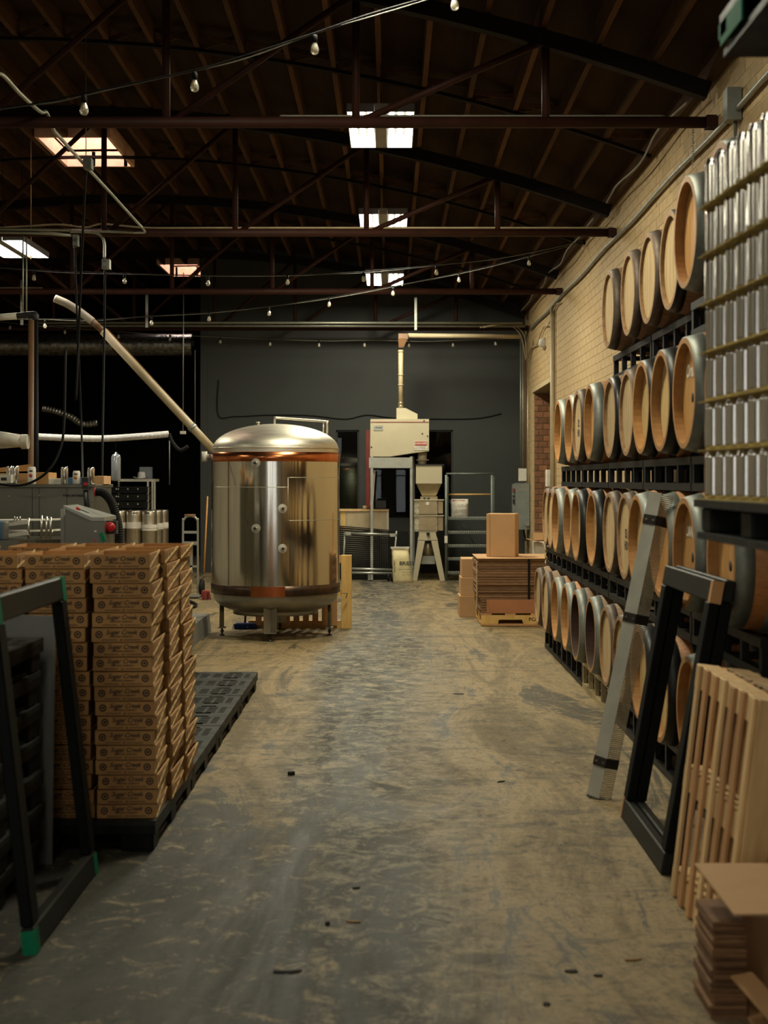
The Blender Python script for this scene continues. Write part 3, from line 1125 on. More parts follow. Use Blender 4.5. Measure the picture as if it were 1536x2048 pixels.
def tray_flap(s):
    """glued corner flap on the side, its cut edge running diagonally"""
    b = MB()
    x0 = s * TW / 2
    x1 = s * (TW / 2 + 0.003)
    b.prism([(0.002, 0.004), (0.002, TH - .003), (TL - .01, TH - .003)], 'X', min(x0, x1), max(x0, x1), 0)
    b.beam((x1, 0.002, 0.005), (x1, TL - .01, TH - .003), 0.010, 0.004, 1, up=(1, 0, 0))
    return b.mesh('side_flap', ['kraft', 'kraft_edge'])


def join_text(parts, name):
    """lettering meshes + shapes -> one flat print mesh facing -Y"""
    vs, fs = [], []
    for me, (dx, dz) in parts:
        o = len(vs)
        vs += [(v.co.x + dx, 0.0, v.co.y + dz) for v in me.vertices]
        fs += [tuple(i + o for i in p.vertices) for p in me.polygons]
    return vs, fs


def front_print():
    parts = [(text_mesh('Sugar Creek', 0.029, 'ink', 0.35, 0.95, 0.0004), (0, TH * .66)),
             (text_mesh('BREWING COMPANY', 0.0092, 'ink', 0, 1.2, 0.0004), (0, TH * .37))]
    vs, fs = join_text(parts, 'print')
    b = MB()
    b.add(vs, fs)
    for s in (-1, 1):
        cx, cz = s * TW * .375, TH * .52
        n = 20
        for r0, r1 in ((.0105, .0165), (0.0, .0055)):
            ring = []
            for j in range(n):
                a = 2 * PI * j / n
                ring.append((math.cos(a), math.sin(a)))
            v = [(cx + c * r0, 0, cz + s_ * r0) for c, s_ in ring] + [(cx + c * r1, 0, cz + s_ * r1) for c, s_ in ring]
            b.add(v, [(j, (j + 1) % n, n + (j + 1) % n, n + j) for j in range(n)])
        b.add([(cx - .009, 0, cz + .001), (cx - .002, 0, cz - .004), (cx + .009, 0, cz + .003), (cx + .001, 0, cz + .006)], [(0, 1, 2, 3)])
        x0, x1 = (-.085, -.018) if s < 0 else (.012, .085)
        b.add([(x0, 0, TH * .13), (x1, 0, TH * .13), (x1, 0, TH * .175), (x0, 0, TH * .175)], [(0, 1, 2, 3)])
    b.add([(-.006, 0, TH * .1), (.004, 0, TH * .12), (.006, 0, TH * .2), (-.003, 0, TH * .19)], [(0, 1, 2, 3)])
    return b.mesh('print', 'ink')


def side_print():
    b = MB()
    vs, fs = join_text([(text_mesh('12 OZ', 0.017, 'ink', 0, 1.0, 0.0006), (0, .012)), (text_mesh('CANS', 0.012, 'ink', 0, 1.0, 0.0004), (0, -.006))], 'p')
    b.add([(0, x + TL * .62, z + TH * .52) for x, y, z in vs], fs)
    b.add([(0, x * .8 + TL * .34, z + TH * .38) for x, y, z in vs], fs)
    b.add([(0, TL * .10, TH * .2), (0, TL * .13, TH * .2), (0, TL * .13, TH * .8), (0, TL * .10, TH * .8)], [(0, 1, 2, 3)])
    b.add([(0, TL * .88, TH * .25), (0, TL * .92, TH * .25), (0, TL * .92, TH * .8), (0, TL * .88, TH * .8)], [(0, 1, 2, 3)])
    return b.mesh('print', 'ink')


tb, tf_r, tf_l, tp, ts = tray_body(), tray_flap(1), tray_flap(-1), front_print(), side_print()
ROWW = ['front', 'middle', 'rear']
COLW = ['stack beside the aisle', 'second stack from the aisle', 'third stack from the aisle', 'stack farthest from the aisle']
NL = 18
tr_ = random.Random(21)
for col in range(4):
    for row in range(3):
        n = NL - (1 if (col, row) in ((2, 1), (3, 2)) else 0)
        for k in range(n):
            f = k / (NL - 1)
            x = -1.175 - col * 0.283 - 0.035 * f - 0.012 * col * f + tr_.uniform(-.008, .008) + (.004 if row == 0 else .012 * row)
            y = 6.345 + row * (TL + 0.012) + tr_.uniform(-.008, .008) + .02 * f
            rot = tr_.uniform(-.03, .03) + (.02 if row == 0 else 0)
            lv = 'topmost' if k == n - 1 else (ORD[n - 1 - k] + ' from the top')
            t = thing('cardboard_tray', 'brown printed cardboard tray, %s, %s row, %s' % (lv, ROWW[row], COLW[col]), 'tray',
                      (x, y, PH + k * TH), (0, 0, rot), 'nested cardboard beer trays')
            inst('tray_walls', tb, t)
            if col == 0 or k >= n - 2:
                inst('side_flap', tf_r, t)
                inst('side_print', ts, t, (TW / 2 + .0045, 0, 0))
            if row == 0 or k >= n - 2:
                inst('print', tp, t, (0, -.0012, 0))

# ============================================================ PALLET TOP FRAMES LEANING LEFT AND RIGHT
def top_frame(loc, rot, label, taped, HT=1.25, LN=1.05, wt=0.045, corner=None, face='frame_grey'):
    t = thing('pallet_top_frame', label, 'frame', loc, rot, 'black top frames leaning by the aisle')
    m = 0.095
    for y0, y1 in ((-LN / 2, -LN / 2 + m), (LN / 2 - m, LN / 2)):
        MB().cbox(-wt / 2, wt / 2, y0, y1, m, HT - m, .006).build('side_rail', 'frame_black', t, local=True)
    for z0, z1 in ((0, m), (HT - m, HT)):
        MB().cbox(-wt / 2, wt / 2, -LN / 2 + .004, LN / 2 - .004, z0, z1, .006).build('end_rail', face, t, local=True)
    if taped:
        for y in (-LN / 2, LN / 2):
            for z0, z1 in ((-.001, .082), (HT - .10, HT + .001)):
                MB().box(-wt / 2 - .002, wt / 2 + .002, min(y, y - math.copysign(.06, y)) - (.002 if y < 0 else 0),
                         max(y, y - math.copysign(.06, y)) + (.002 if y > 0 else 0), z0, z1).build('green_tape', 'tape_green', t, local=True)
    if corner:
        for y, z0, z1 in ((-LN / 2, HT - .10, HT), (LN / 2, 0, .10)):
            MB().box(-wt / 2 - .0015, wt / 2 + .0015, min(y, y - math.copysign(.035, y)) - (.002 if y < 0 else 0),
                     max(y, y - math.copysign(.035, y)) + (.002 if y > 0 else 0), z0 + .003, z1 - .003).build('bare_corner', 'wood_tan', t, local=True)
    return t


top_frame((-1.25, 5.46, 0.0), (0, -math.radians(6.6), 0), 'black frame with green taped corners leaning on the pallet stack', True)
top_frame((1.15, 6.45, 0.0), (0, math.radians(10.2), 0), 'black top frame with bare wood corners leaning beside the barrels', False, corner=True)
top_frame((1.202, 6.45, 0.0), (0, math.radians(10.2), 0), 'black top frame sandwiched behind the front leaning frame', False)

# grey slip sheet standing between the pallet stack and the trays
sh = MB()
q = [(-2.5, 6.10, .0), (-1.45, 6.10, .0), (-1.45, 6.16, 1.06), (-2.5, 6.16, 1.09)]
sh.hull([(x, y, z) for x, y, z in q], [(x, y + .012, z) for x, y, z in q])
tag(sh.build('slip_sheet', 'sheet_grey'), 'grey plastic sheet standing upright behind the black pallet stack', 'sheet')

# ============================================================ CAN PALLET ON THE RIGHT
CR, CHT = 0.0331, 0.1575


def can_mesh(n=16):
    b = MB()
    prof = [(0.0, .004), (.022, .002), (.024, 0.0), (.028, .003), (CR, .012), (CR, .015), (CR, .022), (CR, CHT - .030), (CR, CHT - .023), (CR, CHT - .020), (CR - .003, CHT - .012),
            (.0275, CHT - .004), (.0278, CHT - .001), (.0265, CHT), (.0258, CHT - .003), (0.0, CHT - .004)]
    b.lathe(prof, n)
    return b


can_me = can_mesh().mesh('beverage_can', 'can_silver')
CX0, CYF, CZ0 = 1.04, 4.74, 1.585
ROT = math.radians(3.0)
sheet_t = 0.0035
py_, px_ = 0.0331 * 2 * 0.866 + .0006, 0.0331 * 2 + .0008


def canpos(col, r):
    lx = 0.036 + col * px_ + (r % 2) * px_ / 2
    ly = -0.036 - r * py_
    c, s = math.cos(ROT), math.sin(ROT)
    return CX0 + lx * c - ly * s, CYF + lx * s + ly * c


NROW, NLAY = 18, 7
deep = MB()
low = MB().lathe([(.024, 0), (CR, .012), (CR, CHT - .02), (.0275, CHT - .004), (0, CHT - .004)], 10)
cnt = 0
for L in range(NLAY):
    z = CZ0 + L * (CHT + sheet_t) + sheet_t
    for r in range(NROW):
        for c in range(6):
            x, y = canpos(c, r)
            x -= 0.0 if c else rnd.uniform(0, .004)
            if c < 2:
                o = bpy.data.objects.new('beverage_can', can_me)
                COL.objects.link(o)
                o.location = (x, y, z)
                o.rotation_euler = (0, 0, rnd.uniform(0, 6.28))
                tag(o, 'plain silver can in the %s layer up, %s from the far end, %s' % (
                    ORD[L] if L else 'lowest', ORD[r], 'outer column' if c == 0 else 'second column in'), 'can', 'silver cans on the high pallet')
                cnt += 1
            else:
                deep.add([(vx + x, vy + y, vz + z) for vx, vy, vz in low.v], low.f, 0, True)
o = deep.build('beverage_cans', 'can_silver')
tag(o, 'silver cans packed deep inside the can pallet', 'cans', kind='stuff')


def sheet_outline(ln, wd):
    """wavy tier sheet outline: scalloped edge along the aisle"""
    c, s = math.cos(ROT), math.sin(ROT)
    pts = [(-.012, .012)]
    n = 36
    for i in range(n + 1):
        ly = -ln * i / n
        pts.append((-.010 + .004 * math.sin(i * 2.4), ly))
    pts += [(wd, -ln), (wd, .012)]
    return [(CX0 + x * c - y * s, CYF + x * s + y * c) for x, y in pts]


for L in range(NLAY):
    z = CZ0 + L * (CHT + sheet_t)
    o = MB().prism(sheet_outline(NROW * py_ + .05, .43), 'Z', z, z + sheet_t - .0004).build('tier_sheet', 'sheet_yellow')
    tag(o, 'yellow tier sheet under the %s layer of silver cans' % ('lowest' if L == 0 else ORD[L]), 'tier sheet', 'tier sheets between can layers')


def can_pallet(z, label, tape=False, y1=4.78, x0=1.02):
    t = thing('can_pallet', label, 'pallet', (x0 + .5, y1 - .6, z), group='black pallets up on the storage rack')
    MB().box(x0, x0 + 1.05, y1 - 1.25, y1, z + .105, z + .13).build('deck', 'plastic_dust' if not tape else 'plastic_black', t)
    for ix in range(3):
        for iy in range(3):
            xx, yy = x0 + .02 + ix * .44, y1 - .16 - iy * .53
            MB().cbox(xx, xx + .12, yy, yy + .13, z + .022, z + .105, .008).build('block', 'plastic_black', t)
        MB().box(x0 + .01 + ix * .44, x0 + .15 + ix * .44, y1 - 1.24, y1 - .01, z, z + .022).build('runner', 'plastic_dust' if not tape else 'plastic_black', t)
    if tape:
        MB().box(x0 - .003, x0 + .10, y1 - .10, y1 + .003, z + .055, z + .10).build('green_tape', 'tape_green', t)
        MB().box(x0 - .003, x0 + .003, y1 - .28, y1 - .02, z + .03, z + .10).build('green_tape', 'tape_green', t)
    return t


can_pallet(1.455, 'black pallet carrying the layers of silver cans')
can_pallet(2.955, 'black pallet with green tape at the top right corner', True, y1=4.40)
for r in range(5):
    for c in range(2):
        o = bpy.data.objects.new('beverage_can', can_me)
        COL.objects.link(o)
        o.location = (1.075 + c * px_ + (r % 2) * px_ / 2, 4.34 - r * py_, 3.0855)
        tag(o, 'silver can on the top right pallet, %s row, %s column' % (ORD[r], 'outer' if c == 0 else 'inner'), 'can', 'silver cans on the top right pallet')
# storage rack that carries both pallets (posts just out of the picture)
t = thing('storage_rack', 'black steel storage rack under the can pallets at the right edge', 'rack', (1.9, 4.1, 0))
for x in (1.52, 2.30):
    for y in (2.75, 4.93):
        MB().box(x, x + .07, y, y + .07, 0, 4.0).build('upright', 'rack_black', t)
    for z in (1.335, 2.835):
        MB().box(x + .01, x + .06, 2.82, 4.93, z, z + .12).build('beam', 'rack_black', t)
for z in (1.335, 2.835):
    for y in (3.5, 3.9, 4.3, 4.7):
        MB().box(1.58, 2.30, y, y + .04, z + .07, z + .12).build('cross_beam', 'rack_black', t)

# ============================================================ PERFORATED GUARD LEANING ON THE RACK
gt = thing('perforated_guard', 'grey angle guard with perforated side leaning against the barrel rack', 'guard', (1.055, 7.36, 0.0),
           (math.radians(-1.5), math.radians(11.9), math.radians(0)))
GL = 1.62
# solid face towards the aisle, perforated face towards the viewer, slight fold
w1, w2 = 0.075, 0.075
dirp = Vector((0.78, -0.62, 0)).normalized()
d1 = Vector((-0.9, -0.43, 0)).normalized()
A = Vector((-.035, .030, 0))
Bp = A + Vector((.055, -.062, 0))
Cp = Bp + Vector((.068, .026, 0))


def slab(p, q, z0, z1, th):
    nrm = Vector((q.y - p.y, -(q.x - p.x), 0)).normalized() * th
    return [(p.x, p.y, z0), (q.x, q.y, z0), (q.x, q.y, z1), (p.x, p.y, z1)], [(v[0] - nrm.x, v[1] - nrm.y, v[2]) for v in
            ((p.x, p.y, z0), (q.x, q.y, z0), (q.x, q.y, z1), (p.x, p.y, z1))]


b = MB()
b.hull(*slab(A, Bp, 0, GL, .002))
b.build('solid_face', 'guard_grey', gt, local=True)
uw = (Cp - Bp)
un = uw.normalized()
nn_ = Vector((un.y, -un.x, 0))
nxp, nyp = 27, 640
b = MB().plate(nxp, nyp, uw.length / nxp, GL / nyp, lambda i, j: 1 <= i < nxp - 1 and (j % 4 in (1, 2)) and ((i + 2 * ((j // 4) % 2)) % 4 != 0),
               lambda u, v, w_: (Bp.x + un.x * u + nn_.x * w_, Bp.y + un.y * u + nn_.y * w_, v), .0015)
b.build('perforated_face', 'guard_perf', gt, local=True)
for z in (.17, .93, 1.45):
    for p, q in ((A, Bp), (Bp, Cp)):
        n_ = Vector((q.y - p.y, -(q.x - p.x), 0)).normalized() * .003
        MB().hull(*slab(p + n_, q + n_, z, z + .05, .003)).build('strap', 'strap_dark', gt, local=True)
    p = A.lerp(Bp, .3) + Vector((A.y - Bp.y, A.x - Bp.x, 0)).normalized() * -.0
    n_ = Vector((Bp.y - A.y, -(Bp.x - A.x), 0)).normalized()
    for f in (.25, .8):
        c_ = A.lerp(Bp, f) + n_ * .005
        MB().obox((c_.x, c_.y, z + .025), (.010, .008, .010)).build('screw', 'screw', gt, local=True)
MB().prism([(A.x, A.y), (Bp.x, Bp.y), (Cp.x, Cp.y), (A.x + .09, A.y + .03)], 'Z', .0, .012).build('end_cap', 'dark_box', gt, local=True)

# ============================================================ WOODEN PALLETS STANDING ON EDGE BY THE CANS
def wood_pallet(loc, rot, label, L=0.98, H=0.92, ns=7, mats=('wood_tan', 'wood_pale'), seed=1):
    t = thing('wooden_pallet', label, 'pallet', loc, rot, 'wooden pallets standing on edge')
    rr = random.Random(seed)
    for k in range(ns):
        y0 = L * k / ns
        y1 = y0 + L / ns * rr.uniform(.34, .42)
        dz = rr.uniform(-.006, .004)
        MB().cbox(-.013, 0, y0, y1, 0.0, H + dz, .002).build('slat', mats[0] if k % 3 else mats[1], t, local=True)
        MB().cbox(.09, .106, y0, y1, 0.0, H + dz, .002).build('slat', mats[0], t, local=True)
    for z in (.0, H * .45, H - .10):
        MB().cbox(0, .09, 0, L - .02, z + .005, z + .097, .003).build('stringer', mats[1], t, local=True)
    MB().cbox(0.0, .09, -.02, 0.0, 0.0, H, .002).build('end_board', mats[1], t, local=True)
    return t


wood_pallet((1.13, 4.78, 0.0), (0, math.radians(6.8), 0), 'new wooden pallet standing on edge with upright slats facing the aisle', seed=3)
wood_pallet((1.262, 4.80, 0.0), (0, math.radians(6.8), 0), 'old weathered wooden pallet leaning behind the new one', mats=('wood_old', 'wood_old'), seed=5, H=.90)

# ============================================================ CARDBOARD IN THE BOTTOM RIGHT CORNER
ft = random.Random(4)
for k in range(22):
    z = k * .0135
    x = .985 + ft.uniform(-.008, .012)
    o = MB().box(x, 1.092, 4.36 + ft.uniform(-.01, .01), 4.60, z, z + .0115).build('flat_carton', 'kraft_flat')
    tag(o, 'flattened brown carton in the corner pile, %s' % ('lowest' if k == 0 else 'topmost' if k == 21 else ORD[k] + ' from the floor' if k < 20 else 'second from the top'), 'carton', 'flattened cartons in the near right corner')
bx = thing('cardboard_box', 'brown cardboard box open towards the viewer under an overhanging top flap', 'box', (1.33, 4.25, 0))
MB().box(1.095, 1.60, 4.595, 4.60, 0, .40).build('side', 'kraft_box', bx)
MB().box(1.595, 1.60, 4.12, 4.595, 0, .40).build('side', 'kraft_box', bx)
MB().box(1.095, 1.595, 4.12, 4.595, 0, .005).build('bottom', 'kraft_box', bx)
MB().hull([(.985, 4.60, .405), (1.60, 4.60, .405), (1.60, 4.07, .408), (.985, 4.07, .402)],
          [(.985, 4.60, .411), (1.60, 4.60, .411), (1.60, 4.07, .414), (.985, 4.07, .408)]).build('flap', 'kraft_box', bx)
MB().hull([(1.03, 4.30, .145), (1.10, 4.32, .15), (1.18, 3.80, .10), (1.11, 3.80, .095)], [(1.03, 4.30, .151), (1.10, 4.32, .156), (1.18, 3.80, .106), (1.11, 3.80, .101)]).build('flap', 'kraft_box', bx)
b = MB().hull([(1.02, 3.80, .0), (1.02, 4.0, .0), (1.02, 4.0, .08), (1.02, 3.80, .08)], [(1.026, 3.80, 0), (1.026, 4.0, 0), (1.026, 4.0, .08), (1.026, 3.80, .08)])
b.box(1.026, 1.4, 4.0, 4.006, 0, .08)
tag(b.build('carton_scrap', 'kraft_flat'), 'torn carton corner on the floor at the bottom right edge', 'carton')

# ============================================================ STEEL BREWING TANK
TX, TY, TR_ = -1.213, 15.1, 0.677
tk = thing('brewing_tank', 'large stainless brewing tank with copper bands standing on steel legs', 'tank', (TX, TY, 0))
C0 = (TX, TY, 0)
zb, zt_ = 0.565, 1.935
MB().lathe([(TR_, zb), (TR_, zt_)], 96, 'Z', C0).build('jacket', 'tank_steel', tk)
MB().lathe([(TR_ + .006, zt_ - .095), (TR_ + .007, zt_ - .094), (TR_ + .007, zt_), (TR_ + .001, zt_ + .002), (TR_ - .03, zt_ + .004)], 96, 'Z', C0).build('copper_band', 'copper', tk)
MB().lathe([(TR_ + .001, zb - .10), (TR_ + .007, zb - .098), (TR_ + .007, zb + .002), (TR_, zb + .004)], 96, 'Z', C0).build('copper_band', 'copper_dark', tk)
# brighter copper patch of the lower band over the front leg
MB().lathe([(TR_ + .010, zb - .105), (TR_ + .010, zb + .002)], 16, 'Z', C0, a0=-PI / 2 - .30, a1=-PI / 2 + .22).build('copper_patch', 'copper', tk)
# domed top
dome = []
Rd = TR_ - .012
dome += [(Rd, zt_), (Rd, zt_ + .045)]
for i in range(1, 15):
    a = i / 14 * PI / 2
    dome.append((Rd * math.cos(a), zt_ + .045 + .265 * math.sin(a) ** 1.0))
MB().lathe(dome, 96, 'Z', C0).build('dome', 'tank_brushed', tk)
MB().lathe([(Rd + .001, zt_ + .040), (Rd + .008, zt_ + .047), (Rd - .004, zt_ + .056)], 96, 'Z', C0).build('weld_ring', 'tank_brushed', tk)
# bottom dish
dish = [(TR_ - .02, zb - .095), (TR_ - .02, zb - .13)]
for i in range(1, 13):
    a = i / 12 * PI / 2
    dish.append(((TR_ - .02) * math.cos(a) ** .8, zb - .13 - .20 * math.sin(a)))
dish.append((0, zb - .33))
MB().lathe(dish, 72, 'Z', C0).build('bottom_dish', 'tank_leg', tk)
MB().lathe([(.45, zb - .28), (.45, zb - .325), (.0, zb - .335)], 48, 'Z', C0).build('base_plate', 'tank_leg', tk)
# legs with levelling feet
LR = .57
for a in (-PI / 2 - .02, 0, PI / 2, PI):
    lx, ly = TX + LR * math.cos(a), TY + LR * math.sin(a)
    ca, sa = math.cos(a), math.sin(a)
    R = Matrix(((ca, -sa, 0), (sa, ca, 0), (0, 0, 1)))
    b = MB()
    for s in (-1, 1):      # angle-iron leg: two flanges
        b.obox(Vector((lx, ly, .285)) + R @ Vector((.0, s * .034, 0)), (.008, .072, .40), R @ Matrix.Rotation(-s * .5, 3, 'Z'))
    b.obox((lx, ly, .085), (.08, .12, .008), R)
    leg = b.build('leg', 'tank_leg', tk)
    MB().lathe([(.0, 0), (.028, .0), (.026, .012), (.011, .018), (.011, .04), (.02, .042), (.02, .055), (.011, .057), (.011, .085)], 14, 'Z',
               (lx, ly, 0)).build('levelling_foot', 'strap_dark', leg)


def on_tank(px, py):
    """pixel on the jacket -> angle, height, point"""
    d = TY - TR_
    for _ in range(6):
        x = (px - VX) * d / F
        dx = max(-TR_ + .001, min(TR_ - .001, x - TX))
        d = TY - math.sqrt(TR_ ** 2 - dx ** 2)
    return math.atan2(d - TY, x - TX), HC - (py - VY) * d / F


for i, (px, py) in enumerate(((512, 926), (512, 1057), (565, 1017), (565, 1097))):
    a, z = on_tank(px, py)
    er = Vector((math.cos(a), math.sin(a), 0))
    c = Vector((TX, TY, z)) + er * TR_
    R = Matrix((er, Vector((-er.y, er.x, 0)), Vector((0, 0, 1)))).transposed()
    b = MB()
    n = 20
    ringo = [[c + R @ Vector((h, r * math.cos(2 * PI * j / n), r * math.sin(2 * PI * j / n))) for j in range(n)] for r, h in ((.047, .0), (.047, .008), (.022, .010), (.020, .03), (.012, .03))]
    vs = sum(ringo, [])
    fs = [(q * n + j, q * n + (j + 1) % n, (q + 1) * n + (j + 1) % n, (q + 1) * n + j) for q in range(4) for j in range(n)]
    b.add(vs, fs, 0, False)
    pt = b.build('port', 'tank_brushed', tk)
    MB().tube([c + er * .0, c + er * .055], .013, 10).build('port_stub', 'dark_box', pt)
# weld seams and the access panel outline
a_l, z_s = on_tank(430, 974)
a_m, _ = on_tank(576, 974)
a_r, _ = on_tank(677, 950)


def seam(a0, a1, z):
    n = 24
    return MB().tube([(TX + (TR_ + .001) * math.cos(a0 + (a1 - a0) * i / n), TY + (TR_ + .001) * math.sin(a0 + (a1 - a0) * i / n), z) for i in range(n + 1)], .003, 5)


_, z_p0 = on_tank(600, 955)
_, z_p1 = on_tank(600, 1041)
seam(a_l, a_m, z_s).build('weld_seam', 'tank_brushed', tk)
pn = seam(a_m, a_r, z_p0).build('panel_edge', 'tank_brushed', tk)
seam(a_m, a_r, z_p1).build('panel_edge', 'tank_brushed', tk)
xm, ym_ = TX + (TR_ + .001) * math.cos(a_m), TY + (TR_ + .001) * math.sin(a_m)
MB().tube([(xm, ym_, z_p1), (xm, ym_, z_p0)], .003, 5).build('panel_edge', 'tank_brushed', tk)
# vent pipe on the dome, small nozzle, side valve, drain stub
pp = [P(549, 846, 15.1), P(549, 838, 15.1), P(556, 838, 15.1), P(648, 843, 15.3), P(654, 847, 15.3), P(654, 866, 15.3)]
MB().tube(smooth_path([pp[0] + Vector((0, 0, -.05)), pp[0], pp[1] + Vector((.01, 0, .01)), pp[2] + Vector((.02, 0, .01)), pp[3], pp[4], pp[5] + Vector((0, 0, -.03))], 5), .013, 10).build('vent_pipe', 'tank_brushed', tk)
MB().tube([P(647, 845, 15.32), P(647, 868, 15.32)], .009, 8).build('vent_pipe', 'tank_brushed', tk)
MB().lathe([(.012, -.03), (.012, .02), (.022, .022), (.022, .032), (0, .034)], 12, 'Z', P(516, 850, 15.0)).build('nozzle', 'tank_brushed', tk)
b = MB().tube([P(424, 912, 15.1), P(408, 912, 15.1)], .022, 10).tube([P(409, 903, 15.1), P(409, 923, 15.1)], .030, 10)
b.build('side_valve', 'pipe_white', tk)
MB().tube([(TX - .33, TY + .05, .30), (TX - .33, TY + .05, .22)], .02, 10).build('drain', 'tank_leg', tk)

# pallet standing on edge behind the tank
pt = thing('wooden_pallet', 'yellow wooden pallet standing on edge behind the brewing tank', 'pallet', P(640, 1262, 15.75), group='wooden pallets standing on edge')
d = 15.78
xr = P(703, 0, d).x
ztop, zbot = .815, .0
MB().cbox(xr - .115, xr - .0, d, d + .04, 0.0, ztop, .003).build('end_stringer', 'wood_yellow', pt)
MB().cbox(xr - .115, xr - .0, d + .055, d + .095, 0.0, ztop, .003).build('end_stringer', 'wood_yellow', pt)
for k in range(9):
    x1 = xr - .16 - k * .105
    MB().cbox(x1 - .066, x1, d + .02, d + .04, 0.03, ztop - .02, .002).build('slat', 'wood_tan', pt)
for z in (.0, .36, ztop - .09):
    MB().cbox(xr - 1.15, xr - .115, d + .042, d + .08, z, z + .085, .002).build('stringer', 'wood_yellow', pt)
MB().tube([P(681, 1186, 15.6), P(695, 1187, 15.7), P(692, 1196, 15.7)], .006, 6).build('wire', 'screw', pt)

# blue broom on the floor under the tank
br = thing('push_broom', 'broom with blue bristles standing under the brewing tank', 'broom', P(490, 1257, 15.75))
q = P(490, 1257, 15.75)
b = MB()
rr = random.Random(2)
for i in range(46):
    x = q.x - .12 + .24 * i / 45
    for j in range(4):
        y = q.y - .04 + .025 * j
        b.tube([(x, y, .052), (x + rr.uniform(-.02, .02), y + rr.uniform(-.02, .02), .002)], [.005, .003], 4, cap=False)
b.build('bristles', 'blue_bristle', br)
MB().cbox(q.x - .105, q.x + .10, q.y - .035, q.y + .035, .045, .068, .008).build('head', 'blue_bristle', br)
MB().tube([(q.x, q.y, .06), (q.x + .01, q.y + .03, .30)], .012, 8).build('handle', 'strap_dark', br)

# ============================================================ CONCRETE KERB LEFT OF THE TANK
kd0, kd1 = 12.6, 15.5
kx = -1.95
b = MB()
b.hull([(kx - .55, kd0, 0), (kx, kd0, 0), (kx, kd1, 0), (kx - .55, kd1, 0)], [(kx - .55, kd0, .195), (kx - .02, kd0, .195), (kx - .02, kd1, .195), (kx - .55, kd1, .195)])
o = b.build('concrete_kerb', 'concrete_kerb')
tag(o, 'low raised concrete slab with chipped edge beside the tank', 'kerb')

# ============================================================ MALT MILL GROUP AT THE END WALL
D = 23.3
mill = thing('malt_conveyor', 'beige malt handling cabinet on a grey stand at the end wall', 'machine', P(780, 0, D + .3) * 1.0)
mill.location.z = 0
a = lambda x, y, dd=D: P(x, y, dd)


def px_poly(pts, d, depth):
    return MB().prism([(P(x, y, d).x, P(x, y, d).z) for x, y in pts], 'Y', d, d + depth)


cabm = px_poly([(741, 838), (858, 838), (858, 902), (826, 906), (780, 913), (740, 913)], D, .62).build('cabinet', 'mill_beige', mill)
MB().prect(742, 843.5, 857, 845, D - .004, .006).build('trim_line', 'red_paint', cabm)
MB().prect(747, 851, 766, 861, D - .006, .006).build('name_plate', 'stand_grey', cabm)
inst('plate_lettering', text_mesh('Amer', .05, 'ink', .35, 1.0), cabm, tuple(P(756.5, 855, D - .009) - world_loc(cabm)), FRONT)
MB().prect(828.5, 882, 855, 900, D - .006, .006).build('danger_sign', 'paper_white', cabm)
MB().prect(829.5, 883, 854, 891, D - .010, .005).build('sign_band', 'ink_red', cabm)
inst('sign_lettering', text_mesh('DANGER', .048, 'paper_white', 0, 1.0, .001), cabm, tuple(P(841.8, 887, D - .012) - world_loc(cabm)), FRONT)
inst('sign_lettering', text_mesh('THIS EQUIPMENT\nSTARTS AUTOMATICALLY', .021, 'ink', 0, 1.0), cabm, tuple(P(841.8, 895.5, D - .010) - world_loc(cabm)), FRONT)
for x, y in ((848, 841.5), (844.5, 867), (743, 894), (855, 872)):
    MB().lathe([(0, -.006), (.012, -.006), (.012, .0)], 8, 'Y', P(x, y, D)).build('knob', 'dark_box', cabm)
px_poly([(793, 838), (793, 816), (811, 816), (835, 828), (835, 838)], D + .12, .36).build('hood', 'mill_beige', mill)
zc_ = D + .3
MB().tube([P(801.5, 816, zc_), P(801.5, 700, zc_)], .040, 16).build('riser_pipe', 'pipe_beige', mill)
for y in (812, 806, 770, 750, 703):
    MB().lathe([(.043, -.012), (.047, -.01), (.047, .01), (.043, .012)], 16, 'Z', P(801.5, y, zc_)).build('clamp', 'mill_steel' if y > 800 else 'pipe_beige', mill)
b = MB()
b.hull([P(797.5, 695, zc_ - .04), P(807, 695, zc_ - .04), P(807, 695, zc_ + .04), P(797.5, 695, zc_ + .04)],
       [P(796.5, 676, zc_ - .08), P(816, 676, zc_ - .08), P(816, 676, zc_ + .08), P(796.5, 676, zc_ + .08)])
b.prect(797, 667, 816, 677, zc_ - .08, .16)
b.build('funnel', 'pipe_brown', mill)
MB().tube([P(816, 671, zc_), P(1040, 673, zc_)], .038, 14).build('cross_pipe', 'pipe_beige', mill)
# grey stand
for x in (741, 820):
    MB().prect(x, 913, x + 5, 1160, D, .04).build('stand_leg', 'stand_grey', mill)
    MB().prect(x + (3 if x < 800 else 4), 913, x + (6 if x < 800 else 9), 1156, D + .55, .04).build('stand_leg', 'stand_grey', mill)
MB().prect(738, 915, 824, 936, D - .005, .03).build('stand_rail', 'stand_grey', mill)
MB().beam(P(748, 940, D + .2), P(743, 1010, D + .2), .05, .02).build('stand_brace', 'pipe_white', mill)

m2 = thing('grist_mill', 'beige two roller grist mill with square hopper on splayed legs', 'machine', P(857, 0, D))
m2.location.z = 0
cx = P(857.5, 0, D).x


def ringq(px0, px1, py, d0, d1):
    l, r = P(px0, py, D), P(px1, py, D)
    return [(l.x, d0, l.z), (r.x, d0, l.z), (r.x, d1, l.z), (l.x, d1, l.z)]


